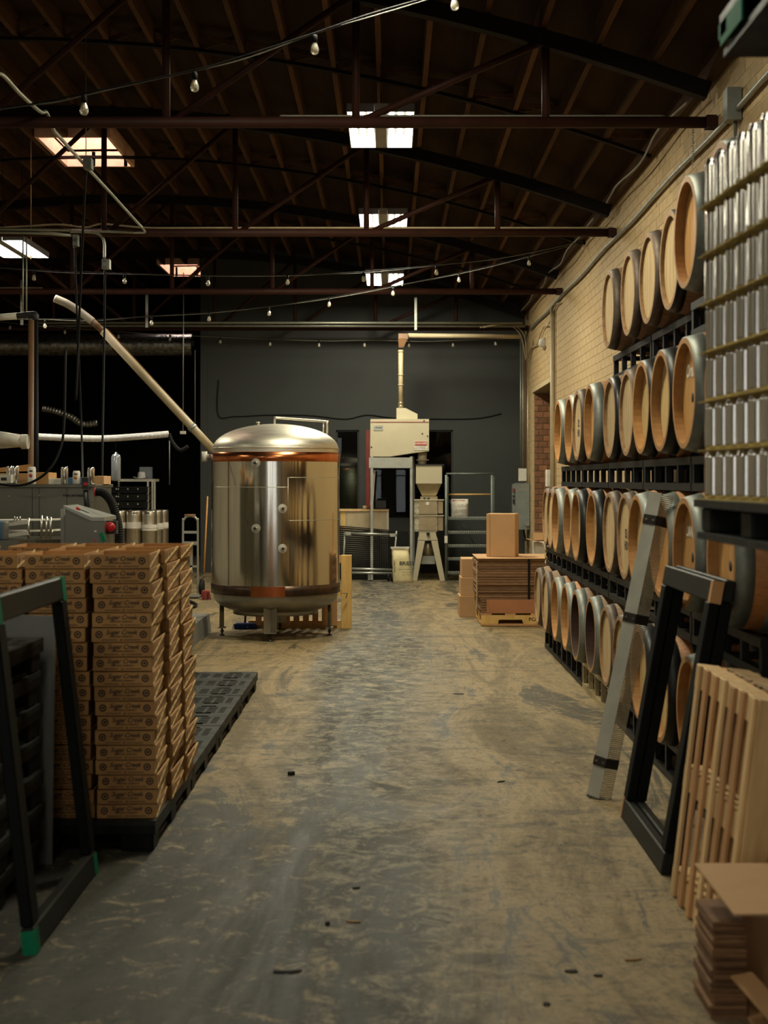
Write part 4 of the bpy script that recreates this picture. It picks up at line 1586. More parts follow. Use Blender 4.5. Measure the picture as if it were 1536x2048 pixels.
MB().tube([P(845, 900, D + .2), P(844, 930, D + .2)], .075, 14).build('inlet_pipe', 'mill_beige', m2)
MB().lathe([(.075, -.012), (.105, -.01), (.105, .01), (.075, .012)], 18, 'Z', P(845, 920, D + .2)).build('flange', 'mill_beige', m2)
MB().hull(ringq(832, 884, 967, D, D + .45), ringq(832, 884, 930, D, D + .45)).build('hopper', 'mill_beige', m2)
MB().prect(831, 928.5, 888, 931, D - .01, .48).build('hopper_rim', 'dark_box', m2)
MB().hull(ringq(845, 872, 993, D + .12, D + .32), ringq(833, 883, 967, D + .01, D + .44)).build('hopper_cone', 'mill_steel', m2)
MB().prect(841, 993, 875, 1000, D + .08, .3).build('neck', 'mill_steel', m2)
for x in (849, 857):
    MB().lathe([(0, -.02), (.02, -.02), (.02, .0)], 8, 'Y', P(x, 997, D + .08)).build('knob', 'dark_box', m2)
for y0, y1 in ((1000.5, 1029), (1032, 1063)):
    s = MB().prect(829, y0, 875, y1, D + .02, .44).build('mill_body', 'mill_edge', m2)
    MB().prect(838, y0 + 2, 873, y1 - 2, D + .008, .014).build('front_plate', 'mill_steel', s)
    MB().prect(876, y0 + 2, 886, y1 - 2, D + .06, .3).build('side_cover', 'mill_steel', s)
    MB().prect(828, y0 - 1.5, 888, y0 + .5, D, .47).build('flange_plate', 'mill_beige', s)
    for yy in (y0 + 4, (y0 + y1) / 2, y1 - 4):
        for xx in (831, 836.5, 874):
            MB().lathe([(0, -.008), (.009, -.008), (.009, 0)], 6, 'Y', P(xx, yy, D + .02)).build('bolt', 'screw', s)
MB().prect(852, 1004, 858, 1010, D + .002, .004).build('paper_label', 'paper_white', m2)
MB().prect(838, 1063, 872, 1069, D + .02, .42).build('base_flange', 'mill_beige', m2)
MB().lathe([(0, -.05), (.028, -.05), (.028, 0)], 10, 'Y', P(856, 1067, D)).build('knob', 'dark_box', m2)
px_poly([(838, 1069), (872, 1069), (876, 1081), (866, 1081), (858.5, 1081), (849, 1081), (835, 1081)], D + .01, .04).build('leg_bridge', 'mill_beige', m2)
FLY = 960 + F * HC / D
for dd in (D + .01, D + .40):
    px_poly([(836, 1080), (850, 1080), (834, FLY), (825, FLY)], dd, .04).build('leg', 'mill_beige', m2)
    px_poly([(862, 1080), (875, 1080), (890, FLY), (880, FLY)], dd, .04).build('leg', 'mill_beige', m2)
MB().lathe([(0, 0), (.085, 0), (.085, .20), (.07, .22)], 18, 'Z', P(856, 1112, D + .25)).build('outlet_spout', 'mill_steel', m2)
MB().prect(842, 1112, 870, 1128, D + .14, .22).build('catch_box', 'stand_grey', m2)

# rolling step ladder
ld = thing('rolling_ladder', 'grey rolling step ladder with sack on its platform', 'ladder', P(940, 0, D + .3))
ld.location.z = 0
for x in (892.5, 984):
    MB().tube([P(x, FLY, D), P(x, 950, D)], .022, 10).build('front_rail', 'ladder_grey', ld)
    MB().tube([P(x + 3.5, 960 + F * HC / (D + .9), D + .9), P(x + 2.5, 953, D + .85)], .020, 10).build('rear_rail', 'ladder_grey', ld)
for y in (947.5, 989):
    MB().tube([P(892.5, y, D + (.0 if y < 960 else .3)), P(986, y, D + (.0 if y < 960 else .3))], .014, 8).build('guard_bar', 'ladder_grey' if y < 960 else 'wood_yellow', ld)
for i, (y, w_) in enumerate(((1035, 0.62), (1063, .26), (1090, .26), (1116, .26), (1144, .26))):
    dd = D + .06
    st = MB().prect(894, y, 983, y + 4.5, dd, w_).build('step', 'ladder_grey', ld)
    for k in range(22):
        xx = 896 + k * 4
        MB().prect(xx, y - 1.2, xx + 2, y, dd + .002, .02).build('tread_tooth', 'tread_bright', st)
MB().prect(889, 1072, 895, 1086, D - .03, .02).build('lock_tag', 'paper_white', ld)
MB().beam(P(898, 1000, D + .8), P(984, 1150, D + .8), .02, .02).build('cross_brace', 'ladder_grey', ld)
MB().prect(891, FLY - 2, 897, FLY + .3, D - .03, .06).build('foot', 'dark_box', ld)


def sack(name, label, base, w_, dp, h, material, bulge=.16, lean=0.0, seed=1, topw=.86):
    """stuffed bag: rounded box with pinched top seam"""
    rr = random.Random(seed)
    b = MB()
    n, m = 28, 12
    vs = []
    for j in range(m + 1):
        f = j / m
        pin = 1.0 if f < .75 else 1 - (f - .75) / .25 * .82
        bl = 1 + bulge * math.sin(PI * min(1, f * 1.15))
        for i in range(n):
            a = 2 * PI * i / n
            ca, sa = math.cos(a), math.sin(a)
            sx = math.copysign(abs(ca) ** .55, ca)
            sy = math.copysign(abs(sa) ** .6, sa)
            wx = w_ / 2 * (1 - (1 - topw) * f)
            vs.append((base.x + sx * wx * (.92 + .08 * bl) + rr.uniform(-.006, .006) + lean * f,
                       base.y + sy * dp / 2 * bl * pin + rr.uniform(-.006, .006), base.z + h * f + rr.uniform(-.004, .004) * (1 if 0 < j else 0)))
    fs = [(j * n + i, j * n + (i + 1) % n, (j + 1) * n + (i + 1) % n, (j + 1) * n + i) for j in range(m) for i in range(n)]
    fs += [tuple(range(n - 1, -1, -1)), tuple(m * n + i for i in range(n))]
    b.add(vs, fs, 0, True)
    t = thing(name, label, 'sack', base)
    b.build('bag', material, t)
    return t


bs = P(919.5, 1034, D + .3)
bs.z = P(919, 1035, D + .06).z
s = sack('grain_sack', 'white printed grain sack slumped on the ladder platform', bs, .28, .24, .30, 'sack_white', seed=4, topw=1.02)
inst('print', text_mesh('NET WT. 55 LBS\nProduct of Belgium', .026, 'ink', 0, 1.0), s, (0, -.146, .10), FRONT)
inst('print', text_mesh('MALT', .04, 'ink', .2, 1.0), s, (0, -.135, .20), FRONT)
MB().prect(905, 1000.5, 930, 1003, bs.y - .06, .12).build('red_seam', 'ink_red', s)
bs = P(806, 0, D - .35)
bs.z = 0
s = sack('malt_sack', 'cream paper malt sack standing on the floor by the mill', bs, .32, .20, .56, 'sack_cream', seed=9, lean=-.05, topw=.84)
inst('print', text_mesh('BRIESS', .085, 'ink', 0, 1.0, .002), s, (.06, -.126, .31), FRONT)
inst('print', text_mesh('MALT & INGREDIENTS CO\n\nfine brewers malt\n\nNET WT 50 LB', .022, 'ink', 0, 1.0), s, (.06, -.128, .17), FRONT)
inst('print', text_mesh('BRIESS MALT', .034, 'ink', 0, 1.0), s, (-.135, -.112, .26), (PI / 2, -PI / 2, 0))
MB().box(bs.x - .20, bs.x + .10, bs.y - .05, bs.y - .03, .545, .575).build('top_seam', 'paper_white', s)

# platform cart tipped against a perforated mat, crate behind
D2 = 23.0
mt = thing('perforated_mat', 'black perforated mat propped upright behind the cart', 'mat', P(742, 0, D2 + .5))
mt.location.z = 0
xa, xb = P(676, 0, D2 + .5).x, P(817, 0, D2 + .5).x
zlo, zhi = .03, P(0, 1057, D2 + .5).z
nx_, ny_ = 128, 100
MB().plate(nx_, ny_, (xb - xa) / nx_, 1.0 / ny_, lambda i, j: (i % 4 == 1) and (j % 4 == 1) and 2 < i < nx_ - 2 and 2 < j < ny_ - 2,
           lambda u, v, w_: (xa + u, D2 + .5 + .02 * math.sin(u * 3) + w_, zlo + v * (zhi - zlo + .05 * math.cos(u * 2.6))), .012).build('sheet', 'plastic_black', mt)
ct = thing('platform_cart', 'steel tube platform cart tipped on its side by the malt sack', 'cart', P(745, 0, D2 + .2))
ct.location.z = 0
MB().tube([P(690, 1065, D2 + .3), P(686, 1135, D2 + .2)], .016, 10).build('side_tube', 'galv', ct)
MB().tube([P(793, 1062, D2 + .3), P(790, 1100, D2 + .25), P(788, 1150, D2 + .2)], .016, 10).build('side_tube', 'galv', ct)
MB().tube([P(690, 1066, D2 + .28), P(793, 1070, D2 + .28)], .020, 10).build('cross_tube', 'galv', ct)
MB().tube([P(684, 1137, D2 + .2), P(787, 1140, D2 + .2)], .022, 10).build('cross_tube', 'galv', ct)
MB().tube([P(684, 1145, D2 + .1), P(788, 1147, D2 + .1)], .020, 10).build('cross_tube', 'galv', ct)
for x in (697, 786):
    MB().prect(x - 6, 1066.5 - 2.5 + (x - 690) * .035, x + 5, 1070 + (x - 690) * .035, D2 + .24, .06).build('sleeve', 'stand_grey', ct)
for x in (784, 777):
    z = .065
    MB().lathe([(.0, -.02), (.05, -.02), (.06, -.012), (.06, .012), (.05, .02), (0, .02)], 18, 'X', (P(x, 0, D2 + .1).x, D2 + .1, z)).build('caster', 'rubber', ct)
MB().prect(736, 1146, 740, 1160, D2 + .3, .03).build('stand_foot', 'galv', ct)
MB().prect(684, 1154, 775, 1157, D2 + .56, .05).build('floor_bar', 'red_paint', ct)
cr = thing('plywood_crate', 'pale whitewashed plywood cabinet behind the perforated mat', 'cabinet', P(727, 0, D2 + .9))
cr.location.z = 0
MB().prect(680, 1021, 776, FLY - 6, D2 + .75, .5).build('body', 'mill_edge', cr)
MB().prect(678, 1019, 778, 1022.5, D2 + .72, .55).build('top_board', 'wood_pale', cr)
MB().prect(682, 1024, 691, 1060, D2 + .74, .02).build('side_stile', 'wood_yellow', cr)
MB().prect(774, 1022, 777.5, 1062, D2 + .73, .04).build('side_stile', 'pipe_white', cr)
MB().prect(694, 1025, 738, 1062, D2 + .738, .02).build('plank_panel', 'pipe_beige', cr)
MB().prect(739, 1025, 773, 1062, D2 + .738, .02).build('plank_panel', 'pipe_beige', cr)
o = MB().lathe([(0, 0), (.036, 0), (.034, .06), (.026, .065), (0, .065)], 14, 'Z', P(729.5, 1019, D2 + .95)).build('wooden_cup', 'pipe_beige')
tag(o, 'small pale cup on the whitewashed cabinet', 'cup')
o = MB().prect(751, 1001, 772, 1016, D2 + 1.0, .2).prect(752, 1010, 770, 1019.2, D2 + 1.02, .16).build('black_appliance', 'dark_box')
tag(o, 'small black appliance standing on the whitewashed cabinet', 'appliance')
b = MB().lathe([(0, 0), (.55, 0), (.55, 1.15), (.5, 1.25), (.3, 1.35), (0, 1.38)], 48, 'Z', (P(703, 0, 27.5).x, 27.7, .7))
for dx, dy in ((-.3, -.3), (.3, -.3), (.3, .3), (-.3, .3)):
    b.tube([(P(703, 0, 27.5).x + dx, 27.7 + dy, 0), (P(703, 0, 27.5).x + dx, 27.7 + dy, .71)], .04, 8)
tag(b.build('steel_tank', 'tank_brushed'), 'steel tank seen in the dark room through the left window', 'tank')

# ============================================================ CARTONS BY THE BARRELS
D3 = 16.05
wp = thing('wooden_pallet', 'low wooden pallet under the tall pile of flat cartons', 'pallet', (P(1035, 0, D3).x, D3 + .5, 0), group='wooden pallets on the floor')
x0, x1 = P(962, 0, D3).x, P(962, 0, D3).x + 1.0
f_ = MB().prism([(x0, .028), (x0 + .19, .028), (x0 + .20, .075), (x0 + .46, .075), (x0 + .48, .028), (x1, .028), (x1, .125), (x0, .125)], 'Y', D3 - .02, D3 + .02).build('stringer', 'wood_yellow', wp)
inst('stencil', text_mesh('PCA W 40x40', .055, 'ink', 0, 1.0, .001), f_, tuple(Vector((x0 + .70, D3 - .022, .078)) - world_loc(f_)), FRONT)
for yy in (D3 + .45, D3 + .95):
    MB().box(x0, x1, yy, yy + .04, .028, .125).build('stringer', 'wood_yellow', wp)
for k in range(6):
    yy = D3 - .02 + k * .18
    MB().box(x0, x1, yy, yy + .1, .006, .028).build('bottom_slat', 'wood_tan', wp)
for k, xx in enumerate((x0, x0 + .27, x0 + .56, x0 + .86)):
    MB().box(xx, xx + .12, D3 - .02, D3 + 1.0, .125, .145).build('top_slat', 'wood_tan', wp)
ft = random.Random(8)
zz = .146
k = 0
xl = P(958, 0, D3).x
while zz < .755:
    h = ft.uniform(.026, .032)
    sh_ = ft.uniform(-.008, .008) - (.0 if zz > .3 else -.02)
    o = MB().cbox(xl + sh_ - (.012 if zz > .3 else 0), xl + .97 + sh_, D3 + .03 + ft.uniform(-.01, .01), D3 + .95, zz, zz + h - .002, .004).build('flat_cartons', 'kraft_flat')
    tag(o, 'bundle of flat cartons in the strapped pile, %s' % ('lowest' if k == 0 else ORD[k] + ' from the bottom'), 'carton', 'flat cartons in the strapped pile')
    zz += h
    k += 1
ZP = zz
o = MB().box(xl - .02, xl + .985, D3 + .0, D3 + .97, ZP, ZP + .008).build('cardboard_sheet', 'kraft_box')
tag(o, 'cardboard sheet covering the top of the strapped carton pile', 'sheet')
o = MB().box(P(973, 0, D3).x, xl + .96, D3 - .012, D3 + .004, .147, P(0, 1199, D3).z).build('carton_apron', 'kraft_red')
tag(o, 'reddish brown carton panel standing against the pile above the pallet', 'carton')
o = MB().box(P(1056, 0, D3).x, P(1060, 0, D3).x, D3 + .012, D3 + .017, .30, ZP).build('pile_strap', 'cable_black')
tag(o, 'black strap around the flat carton pile', 'strap')
# twisted cord at the left edge
cw = [(xl - .024 + .006 * math.cos(t_ * 2.2), D3 + .012 + .006 * math.sin(t_ * 2.2), ZP - .03 - t_ * .0125) for t_ in range(44)]
tag(MB().tube(cw, .007, 6).build('cord', 'rope'), 'twisted cord down the left edge of the carton pile', 'cord')


def carton(x0, x1, y0, y1, z0, z1, label, material='kraft_box', seam_x=None, rot=0.0):
    t = thing('cardboard_box', label, 'box', ((x0 + x1) / 2, (y0 + y1) / 2, z0), (0, 0, rot), 'closed cartons by the barrels')
    w_, l_, h = x1 - x0, y1 - y0, z1 - z0
    MB().cbox(-w_ / 2, w_ / 2, -l_ / 2, l_ / 2, 0.0, h, .004).build('body', material, t, local=True)
    MB().box(-w_ / 2 + .005, w_ / 2 - .005, -.025, .025, h - .001, h + .001).build('tape', 'kraft_edge', t, local=True)
    if seam_x is not None:
        MB().box(-w_ / 2 + seam_x, -w_ / 2 + seam_x + .004, -l_ / 2 - .001, -l_ / 2 + .002, .004, h - .004).build('seam', 'kraft_flat', t, local=True)
    return t


q0, q1 = P(979, 0, D3 + .25).x, P(1037, 0, D3 + .25).x
carton(q0, q1, D3 + .28, D3 + .62, ZP + .008, ZP + .008 + .495, 'tall plain brown carton standing on the flat carton pile', seam_x=.04, rot=math.radians(-12))
D4 = 17.1
for i, (xa_, z0_, z1_, lb) in enumerate(((919, 0.0, .255, 'brown carton on the floor, lowest of three beside the pile'),
                                         (922, .255, .475, 'brown carton in the middle of three beside the pile'),
                                         (924, .475, .70, 'brown printed carton on top of three beside the pile'))):
    c = carton(P(xa_, 0, D4).x, P(xa_, 0, D4).x + .36, D4 + .02 * i, D4 + .5, z0_, z1_ - .001, lb)
    if i == 2:
        inst('print', text_mesh('^\nTHIS SIDE UP', .03, 'ink', 0, 1.0, .001), c, (-.02, -.243, .11), (PI / 2, -PI / 2, 0))
# open carton behind, beside the brick reveal
D5 = 20.2
oc = thing('cardboard_box', 'open white lined carton with raised flaps by the brick doorway', 'box', P(1080, 0, D5 + .2))
oc.location.z = 0
MB().prect(1070, 1085, 1100, 1182, D5, .35).build('body', 'paper_white', oc)
MB().hull([P(1051, 1078, D5 - .2), P(1085, 1086, D5 - .1), P(1085, 1086, D5 + .2), P(1056, 1078, D5 + .2)], [p + Vector((0, 0, .006)) for p in (P(1051, 1078, D5 - .2), P(1085, 1086, D5 - .1), P(1085, 1086, D5 + .2), P(1056, 1078, D5 + .2))]).build('flap', 'kraft_box', oc)
MB().hull([P(1068, 1080, D5 + .33), P(1098, 1080, D5 + .33), P(1098, 1065, D5 + .36), P(1066, 1065, D5 + .36)], [p + Vector((0, .006, 0)) for p in (P(1068, 1080, D5 + .33), P(1098, 1080, D5 + .33), P(1098, 1065, D5 + .36), P(1066, 1065, D5 + .36))]).build('flap', 'kraft_box', oc)
# braided rope hanging at the end of the racks
rp = []
for i in range(90):
    f = i / 89
    p = P(1092.5 + 1.2 * math.sin(f * 9) - (5 * max(0, f - .85) / .15), 992 + 178 * f, 13.95)
    rp.append((p.x + .008 * math.cos(i * .9), p.y + .008 * math.sin(i * .9), p.z))
tag(MB().tube(rp, .010, 6).build('braided_rope', 'rope'), 'braided jute rope hanging at the far end of the racks', 'rope')

# ============================================================ ELECTRICAL GEAR IN THE FAR RIGHT CORNER
ep = thing('electrical_panel', 'grey electrical disconnect cabinet on the wall by the brick doorway', 'electrical panel', P(1043, 1060, 24.4))
MB().prect(1031, 966, 1059, 1059, 24.3, .22).build('cabinet', 'panel_grey', ep)
MB().prect(1025, 968, 1031.5, 1050, 24.36, .16).build('side_box', 'panel_grey', ep)
for y in range(6):
    MB().prect(1037, 971 + y * 2.2, 1055, 972.2 + y * 2.2, 24.295, .01).build('louvre', 'stand_grey', ep)
MB().prect(1026, 977, 1030, 984, 24.31, .05).build('switch_handle', 'red_paint', ep)
for y in (990, 998, 1003):
    MB().prect(1026, y, 1029, y + 4, 24.33, .03).build('switch_knob', 'dark_box', ep)
MB().prect(1051, 1046, 1059, 1052, 24.27, .03).build('latch', 'galv', ep)
MB().beam(P(1047, 1060, 24.4), P(1052, 1082, 24.4), .03, .03).build('cable_tail', 'cable_black', ep)
o = MB().prect(1037, 937, 1053, 962, 24.28, .02).build('notice_card', 'paper_white')
tag(o, 'white notice card above the grey electrical panel', 'notice')
for x, m_, r_, y0, y1, lb in ((1041.5, 'galv', .016, 672, 940, 'bright steel conduit running down the far corner'),
                              (1046, 'conduit', .014, 680, 960, 'thin grey conduit beside the bright corner conduit'),
                              (1050.5, 'pipe_brown', .020, 690, 965, 'brown pipe down the far right corner'),
                              (1055.5, 'conduit', .016, 665, 1090, 'pale conduit down the corner next to the bricks'),
                              (1059, 'pipe_beige', .014, 675, 1150, 'cream painted conduit along the brick corner')):
    o = MB().tube([P(x, y1, 24.75), P(x, y0, 24.75)], r_, 8).build('corner_conduit', m_)
    tag(o, lb, 'conduit', 'conduits in the far corner')
# painted column strip and conduits on the brick wall near the doorway
for y_, r_, m_, lb in ((20.55, .035, 'pipe_beige', 'cream painted pipe down the brick wall before the doorway'), (20.75, .014, 'pipe_beige', 'thin cream conduit beside the painted wall pipe')):
    o = MB().tube([(WX - .05, y_, 4.15), (WX - .05, y_, .9)], r_, 10).build('wall_pipe', m_)
    tag(o, lb, 'pipe')
o = MB().cbox(WX - .10, WX - .015, 20.85, 21.05, 1.55, 1.80, .006).build('outlet_box', 'paper_white')
tag(o, 'small white outlet box on the wall beside the brick doorway', 'outlet')
fl = thing('flood_light', 'white twin flood light on the brick wall', 'light', (WX - .02, 20.9, 3.78))
q = P(1093, 686, 20.9)
MB().box(WX - .03, WX - .012, 20.85, 20.97, q.z - .09, q.z + .09).build('mount', 'dark_box', fl)
MB().lathe([(0, 0), (.05, .01), (.07, .06), (.075, .10), (.0, .11)], 16, 'X', (q.x - .12, 20.88, q.z)).build('lamp_head', 'paper_white', fl)
MB().lathe([(0, 0), (.035, .01), (.05, .05), (.0, .07)], 16, 'X', (q.x - .06, 20.98, q.z - .06)).build('lamp_head', 'paper_white', fl)

# ============================================================ CANNING LINE AND STORES ON THE LEFT
D6 = 12.6
cm = thing('canning_machine', 'long stainless canning machine behind the printed trays', 'machine', P(60, 0, D6 + .4))
cm.location.z = 0
xl, xr = P(-60, 0, D6).x, P(190, 0, D6).x
MB().cbox(xl, xr, D6, D6 + .75, .55, P(0, 973, D6).z, .01).build('housing', 'machine_steel', cm)
MB().cbox(xl - .02, xr + .01, D6 - .03, D6 + .78, P(0, 975, D6).z, P(0, 969, D6).z, .004).build('top_edge', 'machine_steel', cm)
for x in (-30, 60, 180):
    MB().prect(x, 1080, x + 8, 960 + F * HC / D6, D6 + .1, .08).build('leg', 'machine_steel', cm)
for x in (64, 78, 133):
    MB().prect(x, 976, x + .7, 1082, D6 - .004, .006).build('panel_joint', 'strap_dark', cm)
for x, y in ((18, 993), (80.5, 991), (118, 990)):
    MB().lathe([(0, -.01), (.008, -.01), (.008, 0)], 8, 'Y', P(x, y, D6)).build('bolt', 'screw', cm)
pl_ = MB().prect(136, 988, 160, 995, D6 - .006, .007).build('name_strip', 'machine_steel', cm)
inst('lettering', text_mesh('TWIN MONKEYS', .028, 'ink', 0, .95, .001), pl_, tuple(P(148, 991.5, D6 - .008) - world_loc(pl_)), FRONT)
MB().tube([P(169.5, 980, D6 - .05), P(173, 1023, D6 - .05)], .016, 8).build('clamp_rod', 'dark_box', cm)
MB().prect(164, 955, 176, 978, D6 - .09, .07).build('clamp_body', 'dark_box', cm)
MB().prect(166.5, 965, 174.5, 971, D6 - .10, .02).build('clamp_knob', 'red_button', cm)
# infeed table with curved guide rails, in front of the housing
it = thing('infeed_table', 'steel infeed table with white curved guide rails in front of the canning machine', 'conveyor', P(50, 0, 11.7))
it.location.z = 0
Dt = 11.6
zt2 = P(0, 1080, Dt).z
pts = [(P(-40, 0, Dt).x, Dt - .1), (P(42, 0, Dt).x, Dt - .1), (P(55, 0, Dt).x, Dt + .05), (P(120, 0, Dt).x, Dt + .18), (P(120, 0, Dt).x, Dt + .8), (P(-40, 0, Dt).x, Dt + .8)]
MB().prism(pts, 'Z', zt2 - .07, zt2).build('table_top', 'machine_steel', it)
for x in (-20, 100):
    MB().prect(x, 1085, x + 8, 960 + F * HC / (Dt + .4), Dt + .4, .05).build('leg', 'machine_steel', it)
for y0, th in ((1040, 6), (1062, 7)):
    zr = P(0, y0, Dt).z
    n = 18
    outer = [(P(-20 + 120 * i / n, 0, Dt).x, Dt + .45 - .42 * math.sqrt(max(0, 1 - (i / n) ** 2)) * (1 - .2 * i / n)) for i in range(n + 1)]
    inner = [(x, y + .22) for x, y in outer]
    MB().prism(outer + inner[::-1], 'Z', zr - .012, zr).build('guide_rail', 'pipe_white', it)
    MB().beam(P(15, y0 + 9, Dt), P(56, y0 + 4, Dt), .02, .03).build('guide_bar', 'pipe_white', it)
for x, y in ((57, 1036), (93, 1033), (101, 1034), (83, 1031)):
    MB().tube([P(x, 1078, Dt + .02), P(x, y, Dt + .02)], .010, 8).build('guide_post', 'screw', it)
for x, y in ((29, 1033), (34, 1034), (40, 1033), (102, 1042), (104, 1062)):
    MB().tube([P(x, y + 8, Dt + .05), P(x, y, Dt + .05)], .006, 6).build('adjusting_bolt', 'screw', it)
# sloped control desk
cd = thing('control_desk', 'grey steel control desk with sloped top and red stop buttons', 'control desk', P(170, 0, 11.3))
cd.location.z = 0
Dc = 11.2
b = MB()
zl, zr, zb_ = P(0, 1016, Dc).z, P(0, 1037, Dc).z, P(0, 1110, Dc).z
xa, xb, xc = P(130, 0, Dc).x, P(185, 0, Dc).x, P(208, 0, Dc).x
b.prism([(xa, .35), (xb, .35), (xb, zr), (xa, zl)], 'Y', Dc, Dc + .5)
b.build('desk_body', 'machine_steel', cd)
MB().hull([(xa - .01, Dc - .02, zl), (xb, Dc - .02, zr - .02), (xc, Dc - .0, zr - .02), (xc, Dc + .5, zr - .02), (xa - .01, Dc + .5, zl)],
          [(xa - .01, Dc - .02, zl + .02), (xb, Dc - .02, zr + .01), (xc, Dc - .0, zr + .01), (xc, Dc + .5, zr + .01), (xa - .01, Dc + .5, zl + .02)]).build('sloped_top', 'galv', cd)
MB().beam(P(158, 1017, Dc + .2), P(180, 1026, Dc + .2), .10, .012).build('button_strip', 'panel_grey', cd)
MB().tube([P(156, 1022, Dc + .1), P(156, 1014, Dc + .1)], .016, 10).build('stop_button', 'red_button', cd)
MB().prect(181, 1043, 209, 1115, Dc - .01, .35).build('switch_cabinet', 'machine_steel', cd)
MB().prect(209, 1042, 232, 1068, Dc + .1, .1).build('button_box', 'dark_box', cd)
MB().lathe([(0, -.045), (.034, -.045), (.040, -.02), (.03, 0)], 18, 'Y', P(221.5, 1054, Dc + .1)).build('stop_button', 'red_button', cd)
MB().prect(188, 1061, 193, 1064, Dc - .014, .006).build('label_plate', 'paper_white', cd)
MB().prect(189, 1079, 192, 1085, Dc - .014, .006).build('label_plate', 'red_button', cd)
MB().beam(P(202, 1066, Dc - .03), P(209, 1082, Dc - .03), .02, .03).build('switch_lever', 'tape_green', cd)
MB().prect(121, 1018, 129, 1100, Dc + .3, .05).build('desk_post', 'stand_grey', cd)
for x in (140, 195):
    MB().prect(x, 1105, x + 8, 960 + F * HC / (Dc + .2), Dc + .2, .06).build('leg', 'machine_steel', cd)
# corrugated hose
hp = smooth_path([P(190, 984, 12.0), P(205, 985, 12.0), P(222, 1003, 12.0), P(233, 1035, 12.0), P(238, 1065, 12.0), P(237, 1120, 12.0), P(236, 1349, 12.0)], 16)
rr_ = [.034 + .004 * (i % 2) for i in range(len(hp))]
ho = thing('corrugated_hose', 'thick black corrugated hose curving down from the canning machine', 'hose', P(238, 1120, 12.0))
MB().tube(hp, rr_, 14, smooth=False).build('hose', 'rubber', ho)
MB().tube([P(189.5, 984, 12.0), P(192, 984, 12.0)], .040, 14).build('cuff', 'ink_red', ho)
# cans, cartons and odds on top of the machine
zt3 = P(0, 969, D6).z
for i, (x, h, r, m_, lb) in enumerate(((20, .165, .033, 'can_silver', 'leftmost plain silver can on the canning machine'), (31, .165, .033, 'can_silver', 'second plain silver can at the left of the canning machine'),
                                       (129, .158, .033, 'can_silver', 'silver can in the middle of the canning machine top'), (182, .155, .033, 'can_silver', 'silver can at the right end of the canning machine'),
                                       (63.5, .158, .036, 'paper_white', 'white can with red fruit print on the canning machine'), (153, .122, .033, 'paper_white', 'short white can with orange fruit print on the canning machine'))):
    q = P(x, 969, D6 + .1)
    t = thing('beverage_can', lb, 'can', (q.x, D6 + .1, zt3), group='cans on the canning machine')
    MB().lathe([(0, 0), (r * .8, 0), (r, .012), (r, h - .018), (r * .85, h - .002), (r * .8, h), (0, h - .004)], 20, 'Z', (q.x, D6 + .1, zt3)).build('can_body', m_, t)
    if m_ == 'paper_white':
        MB().lathe([(0, -.002), (.016, -.002), (.016, .003)], 16, 'Y', (q.x, D6 + .1 - r - .001, zt3 + h * .5)).build('fruit_print', 'ink_red' if x < 100 else 'orange_pole', t)
        MB().box(q.x - .014, q.x + .016, D6 + .1 - r - .002, D6 + .1 - r + .003, zt3 + h * .72, zt3 + h * .8).build('name_print', 'ink', t)
for x, y, lb in ((2, 1046, 'pale blue can standing at the left edge of the infeed table'), (10, 1040, 'white and blue can on the infeed table')):
    q = P(x, 1080, Dt + .0)
    t = thing('beverage_can', lb, 'can', (q.x, q.y, zt2), group='cans on the infeed table')
    MB().lathe([(0, 0), (.026, 0), (.033, .012), (.033, .135), (.027, .155), (0, .152)], 18, 'Z', (q.x, q.y, zt2)).build('can_body', 'sheet_grey' if x > 5 else 'blue_box', t)
MB_ = MB().hull([P(-20, 945, D6 + .5), P(64, 942, D6 + .4), P(64, 942, D6 + .7), P(-20, 945, D6 + .8)], [P(-20, 938, D6 + .5), P(63, 928, D6 + .4), P(63, 928, D6 + .7), P(-20, 938, D6 + .8)])
o = MB_.build('open_tray', 'kraft')
tag(o, 'brown tray tilted on top of cartons at the left edge', 'tray')
for x0, y0, x1, m_, lb in ((-10, 947, 62, 'kraft', 'brown carton on the canning machine at the left edge'), (62, 945, 97, 'kraft', 'brown carton half open in the middle of the canning machine'),
                           (97, 957, 134, 'paper_white', 'low white box on the canning machine'), (133, 955, 178, 'blue_box', 'blue box on the canning machine'),
                           (186, 952, 208, 'kraft_box', 'small tan carton behind the canning machine')):
    t = thing('carton', lb, 'box', (P((x0 + x1) / 2, 0, D6 + .5).x, D6 + .45, zt3), group='boxes on the canning machine')
    a0, a1 = P(x0, 0, D6 + .3).x, P(x1, 0, D6 + .3).x
    MB().cbox(a0, a1, D6 + .3, D6 + .62, zt3, P(0, y0, D6 + .3).z, .003).build('body', m_, t)
    MB().box(a0 + .01, a1 - .01, D6 + .44, D6 + .47, P(0, y0, D6 + .3).z, P(0, y0, D6 + .3).z + .002).build('tape', 'kraft_edge', t)
o = MB().prect(0, 949, 22, 966, D6 - .0, .1).prect(2, 955, 13, 961, D6 - .004, .01, 1).build('label_printer', ['pipe_white', 'dark_box'])
tag(o, 'small white boxed gauge with dark display at the left edge', 'gauge')
